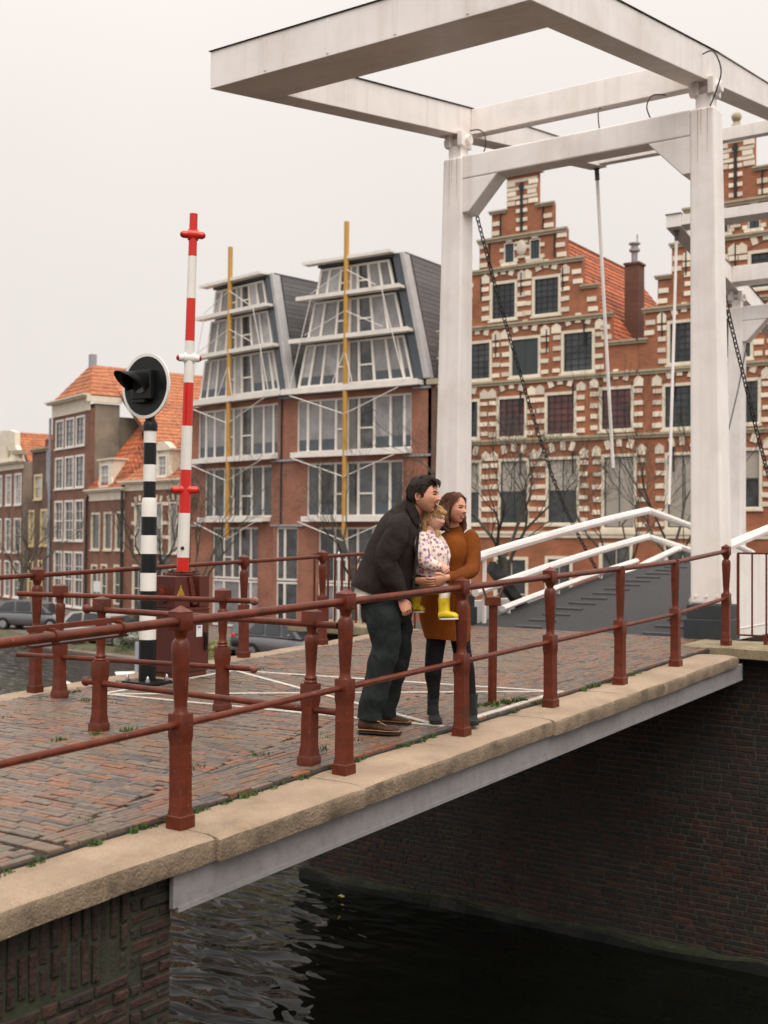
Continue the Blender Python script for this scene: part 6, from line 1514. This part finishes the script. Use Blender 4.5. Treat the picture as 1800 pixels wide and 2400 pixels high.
# ---------------------------------------------------------------- the woman
wom,wb=person('woman in a rust orange ribbed knit dress, black tights and ankle boots',.18,.27)
body=MB(); f=Vector((.74,-.66,.03)); u=Vector((.05,0,1))
Ww,Sw=head(body,P(928,386,.20),.232,f,u,False,True)
loft(body,[(925,640,.27),(925,560,.26),(920,500,.24),(915,440,.23)],[(60,64),(52,52),(48,48),(46,48)],18)
loft(body,[(920,620,.27),(905,900,.27),(880,1150,.27)],[(80,90),(80,90),(90,110)],16)
loft(body,[(1040,600,.24),(1065,850,.14),(880,920,-.11)],[(32,32),(28,28),(22,24)],10); loft(body,[(800,620,.26),(720,840,.22),(730,930,.03)],[(32,32),(28,28),(22,24)],10)
loft(body,[(800,1340,.27),(778,1600,.27),(778,1760,.28),(780,1940,.26)],[(50,50),(40,40),(26,26),(22,22)],10); loft(body,[(985,1340,.27),(1026,1600,.27),(1056,1760,.28),(1072,1940,.26)],[(50,50),(40,40),(26,26),(22,22)],10)
hand(body,P(866,922,-.125),(P(775,952,-.165)-P(866,922,-.125)),(-.25,.6,.3),-1,.165,.45)
hand(body,P(700,925,.03),(P(790,945,-.06)-P(700,925,.03)),(.1,.5,.6),-1,.15,.4)
part('body',fin(body,wb),SK(m_skin,m_hairw),wom,smooth=60)
hair(wom,wb,Ww,Sw,[(0,.36),(.4,.33),(.75,.22),(1.0,.05),(1.15,-.12),(1.4,-.25),(3.2,-.42)],lambda x,y,z:.04+.03*max(0,z),m_hairw,4,lambda x,y,z:((1 if x>0 else -1)*.5,-.35,-1),620,.30,.010)
mb=MB(); rs=random.Random(44)
for i in range(60):
    a=rs.uniform(-1,1); side=1 if a>0 else -1
    if side<0:  # viewer's left, behind the cheek
        x0,z0=.30+.05*rs.random(),.12-.2*rs.random(); 
    t0=Ww((-1 if i%3 else 1)*(.33+.03*rs.random()),rs.uniform(-.28,.10),rs.uniform(-.05,.20)); sgn=-1 if i%3 else 1
    mid=Ww(sgn*(.40+.05*rs.random()),rs.uniform(-.25,.08),-.25); low=Ww(sgn*(.40+.08*rs.random()),rs.uniform(-.22,.10),-.50-.10*rs.random()); end=Ww(sgn*(.33+.1*rs.random()),rs.uniform(-.15,.14),-.62-.10*rs.random())
    mb.tube([t0,mid,low,end],[.012,.016,.013,.004],6,sub=3)
for i in range(26):
    y=-.30-.14*rs.random(); x=rs.uniform(-.3,.3); mb.tube([Ww(x,y-.05,.0),Ww(x*1.1,y-.10,-.3),Ww(x*1.1,y-.06,-.52),Ww(x*1.0,y+.02,-.66)],[.014,.02,.016,.005],6,sub=3)
part('hair_lengths',fin(mb,wb),m_hairw,wom,smooth=60)
mb=MB(); mb.ball(tuple(Ww(.335,-.02,-.155)),.005,8,6); part('earring',fin(mb,wb),m_steel,wom)
nn=56; mb=MB()
loft(mb,[(884,1392,.27),(884,1370,.27),(874,1290,.27),(862,1200,.27),(858,1110,.27),(872,1000,.265),(895,900,.26),(908,800,.255),(915,720,.25),(922,650,.255),(928,600,.26),(930,560,.26),(928,530,.255),(926,512,.25)],
 [(128,178),(130,180),(140,196),(148,205),(146,202),(132,172),(118,148),(122,142),(138,146),(130,140),(104,118),(72,76),(60,62),(58,60)],nn,sub=4,nz=.004,nsc=8)
o=part('knit_dress',fin(mb,wb),m_knit,wom,smooth=70); uvwrap(o,nn)
nn=36; mb=MB()
loft(mb,[(1015,575,.25),(1045,610,.24),(1068,670,.225),(1078,740,.20),(1078,800,.165),(1066,850,.13),(1030,880,.07),(980,895,.01),(925,908,-.06),(878,920,-.11)],[(50,55),(72,78),(72,70),(66,60),(64,58),(62,60),(60,56),(56,52),(48,46),(38,38)],nn,sub=4,nz=.008,nsc=11,seed=2)
o=part('sleeve',fin(mb,wb),m_knit,wom,smooth=70); uvwrap(o,nn)
mb=MB()
loft(mb,[(840,585,.26),(800,640,.26),(760,740,.25),(735,840,.22),(720,915,.10),(712,925,.04)],[(50,55),(70,74),(66,66),(60,60),(48,48),(38,38)],nn,sub=4,nz=.006,nsc=11,seed=7)
o=part('sleeve',fin(mb,wb),m_knit,wom,smooth=70); uvwrap(o,nn)
mb=MB()
loft(mb,[(800,1340,.27),(796,1400,.27),(785,1500,.27),(776,1600,.27),(774,1680,.28),(778,1760,.28),(780,1850,.27)],[(78,80),(76,79),(70,74),(66,70),(62,66),(50,52),(44,44)],24,sub=4)
loft(mb,[(985,1340,.27),(985,1400,.27),(1000,1500,.27),(1026,1600,.27),(1040,1680,.28),(1056,1760,.28),(1070,1850,.27)],[(78,80),(76,79),(70,72),(66,66),(62,62),(50,50),(44,44)],24,sub=4)
part('tights',fin(mb,wb),m_tights,wom,smooth=70)
for cx,tx,dd in ((775,800,.30),(1072,1080,.27)):
    mb=MB(); loft(mb,[(cx+2,1815,dd-.02),(cx,1870,dd-.02),(cx+1,1930,dd-.02),(cx+2,1970,dd-.015)],[(50,50),(46,47),(46,46),(50,50)],22,sub=3,nz=.003)
    bo=part('ankle_boot',fin(mb,wb),m_boot,wom,smooth=60)
    s_=shoe(bo,wb,G(cx+2,2035,dd+.04),G(tx+6,2035,dd-.17),.098,.085,[m_boot,m_sole,m_sole],'boot_foot')
    for c_ in list(s_.children): 
        c_.parent=bo
    mb=MB(); mb.box(tuple(G(cx-28,2035,dd+.05)-wb),tuple(G(cx+32,2035,dd-.0)-wb+Vector((0,0,.04)))); part('heel',mb,m_sole,bo)

# ---------------------------------------------------------------- the child
kid,kb=person('blond toddler in a cream floral sweatshirt and yellow rubber boots, carried by the woman',.05,.0)
body=MB(); f=Vector((.84,-.52,-.12)); u=Vector((.10,.02,1))
Wk,Sk=head(body,P(772,448,.02),.190,f,u,False,False,1)
loft(body,[(738,590,.02),(742,550,.02),(752,510,.02)],[(50,52),(44,46),(44,46)],16)
loft(body,[(740,600,.02),(750,800,.0),(760,960,0)],[(60,70),(70,80),(70,80)],14)
loft(body,[(690,610,-.06),(700,780,-.10),(830,812,-.10)],[(26,26),(24,24),(18,20)],10); loft(body,[(800,620,.08),(870,760,.06),(850,810,0)],[(26,26),(24,24),(18,20)],10)
hand(body,P(834,806,-.10),(P(862,842,-.11)-P(834,806,-.10)),(-.1,.8,-.2),1,.098,.5,fat=.66); hand(body,P(855,800,-.02),(P(868,830,-.05)-P(855,800,-.02)),(-.1,.8,-.2),-1,.095,.5,fat=.66)
loft(body,[(740,930,0),(845,990,-.06),(853,1180,-.10)],[(40,40),(30,30),(26,28)],10); loft(body,[(730,930,.1),(650,980,.14),(630,1140,.13)],[(40,40),(30,30),(26,28)],10)
part('body',fin(body,kb),SK(m_skin2,m_browc),kid,smooth=60)
hair(kid,kb,Wk,Sk,[(0,.24),(.4,.22),(.7,.20),(1.0,.15),(1.2,.05),(1.45,.02),(1.7,-.04),(2.0,-.22),(3.2,-.38)],lambda x,y,z:.035+.02*max(0,z),m_hairc,9,lambda x,y,z:((1 if x>0 else -1)*.5,.5,-.25) if y>0 and z>.1 else ((1 if x>0 else -1)*.2,-.2,-1),560,.24,.009)
mb=MB(); rs=random.Random(5)
for i in range(34):
    x=rs.uniform(-.24,.24); mb.tube([Wk(x,.22,.40-.3*x*x),Wk(x*1.05,.37,.32-.4*x*x),Wk(x*1.1+.02*rs.random(),.425-.3*abs(x),.24-.05*rs.random())],[.006,.007,.002],5,sub=3)
for i in range(40):
    y=rs.uniform(-.40,-.12); s_=1 if i%2 else -1; x=s_*math.sqrt(max(.02,.115-(y*.75)**2)); mb.tube([Wk(x,y,.0),Wk(x*1.06,y-.02,-.25),Wk(x*1.0,y+rs.uniform(-.02,.08),-.50-.12*rs.random())],[.010,.010,.002],5,sub=3)
for i in range(10): 
    a=P(795+rs.uniform(-14,14),540,-.03); mb.tube([a,a+Vector((.012,-.01,-.02)),a+Vector((.004+rs.uniform(-.01,.01),-.015,-.045))],[.006,.007,.003],5,sub=3)
part('hair_lengths',fin(mb,kb),m_hairc,kid,smooth=60,kind='stuff')
mb=MB()
loft(mb,[(735,925,.0),(748,910,.0),(755,860,.0),(765,800,.0),(768,740,.0),(755,670,.01),(738,610,.02),(730,570,.02),(732,540,.02)],[(95,112),(112,124),(120,128),(120,126),(114,116),(100,100),(84,84),(62,66),(48,52)],36,sub=4,nz=.007,nsc=12,seed=4)
part('sweatshirt',fin(mb,kb),m_floral,kid,smooth=70)
mb=MB()
loft(mb,[(690,580,-.04),(680,640,-.08),(692,720,-.115),(715,780,-.13),(770,815,-.125),(825,815,-.11)],[(44,46),(58,60),(62,62),(58,60),(48,46),(28,28)],24,sub=4,nz=.008,nsc=14,seed=1)
loft(mb,[(785,590,.06),(830,660,.07),(862,740,.05),(862,800,0)],[(40,42),(52,52),(46,44),(26,26)],22,sub=4,nz=.006,nsc=14,seed=6)
part('sleeves',fin(mb,kb),m_floral,kid,smooth=70)
mb=MB(); loft(mb,[(760,925,.0),(825,952,-.04),(856,1000,-.075),(856,1085,-.11)],[(70,62),(62,56),(52,50),(42,42)],20,sub=4,nz=.004); loft(mb,[(720,925,.1),(668,960,.15),(640,1010,.15),(632,1085,.14)],[(62,60),(56,52),(46,42),(40,36)],20,sub=4,nz=.004)
part('tights',fin(mb,kb),m_ctights,kid,smooth=70)
def wellie(top,ank,heel,toe,w_,label=None):
    top,ank,heel,toe=[Vector(q) for q in (top,ank,heel,toe)]; d=(toe-heel); L_=d.length; d.normalize(); upv=(top-ank).normalized(); sd=d.cross(upv).normalized()
    mb=MB(); mb.tube([top,top*.5+ank*.5,ank,ank*.35+heel*.65+d*.02],[(w_*1.0,w_*1.0),(w_*.92,w_*.92),(w_*.9,w_*.95),(w_*.85,w_*.95)],20,ref=sd,sub=3)
    st=[(0,.8,.9),(.15,.92,1.15),(.4,.85,1.1),(.6,.92,.86),(.85,.95,.74),(.97,.75,.55),(1,.4,.3)]
    o=len(mb.v); n=18
    for x,hw,hh in st:
        for j in range(n):
            t=2*PI*j/n; cz=math.sin(t); mb.v.append(tuple(heel+d*x*L_+sd*w_*hw*math.cos(t)*(.9)+upv*(w_*hh*(.5+.5*math.copysign(abs(cz)**.7,cz))*1.35)))
    for i in range(len(st)-1):
        for j in range(n): mb.f.append([o+i*n+j,o+i*n+(j+1)%n,o+(i+1)*n+(j+1)%n,o+(i+1)*n+j]); mb.m.append(0)
    mb.f.append([o+j for j in range(n-1,-1,-1)]); mb.m.append(0); mb.f.append([o+(len(st)-1)*n+j for j in range(n)]); mb.m.append(0)
    bo=part('rubber_boot',fin(mb,kb),m_yellow,kid,smooth=60)
    for za,zb,mt,nm in ((-.006,.006,m_white_rub,'sole'),(.0065,.011,m_soleband,'sole_band')):
        mb=MB(); V=[]
        for z in (za,zb):
            for i in range(24):
                t=2*PI*i/24; x=.5+.52*math.cos(t); hw=w_*(.98 if .1<x<.9 else .8); V.append(tuple(heel+d*x*L_+sd*hw*math.copysign(abs(math.sin(t))**.6,math.sin(t))+upv*z))
        mb.add(V,[list(range(23,-1,-1)),list(range(24,48))]+[(i,(i+1)%24,24+(i+1)%24,24+i) for i in range(24)]); part(nm,fin(mb,kb),mt,bo,smooth=50)
    return bo,sd
bo,sd=wellie(P(852,1065,-.115),P(856,1170,-.12),P(822,1226,-.115),P(962,1222,-.17),.044)
mb=MB(); c=P(853,1094,-.165); 
for i in range(12):
    t=2*PI*i/12; t2=2*PI*(i+1)/12; q=lambda a,rx,rz:c+Vector((rx*math.cos(a),-.002,rz*math.sin(a)))
    mb.add([q(t,.010,.005),q(t2,.010,.005),q(t2,.017,.010),q(t,.017,.010)],[(0,1,2,3)])
so_=part('pull_handle',fin(mb,kb),m_yellow,bo); q=so_.modifiers.new('s','SOLIDIFY'); q.thickness=.004
wellie(P(634,1060,.14),P(630,1130,.14),P(612,1172,.145),P(700,1172,.11),.042)
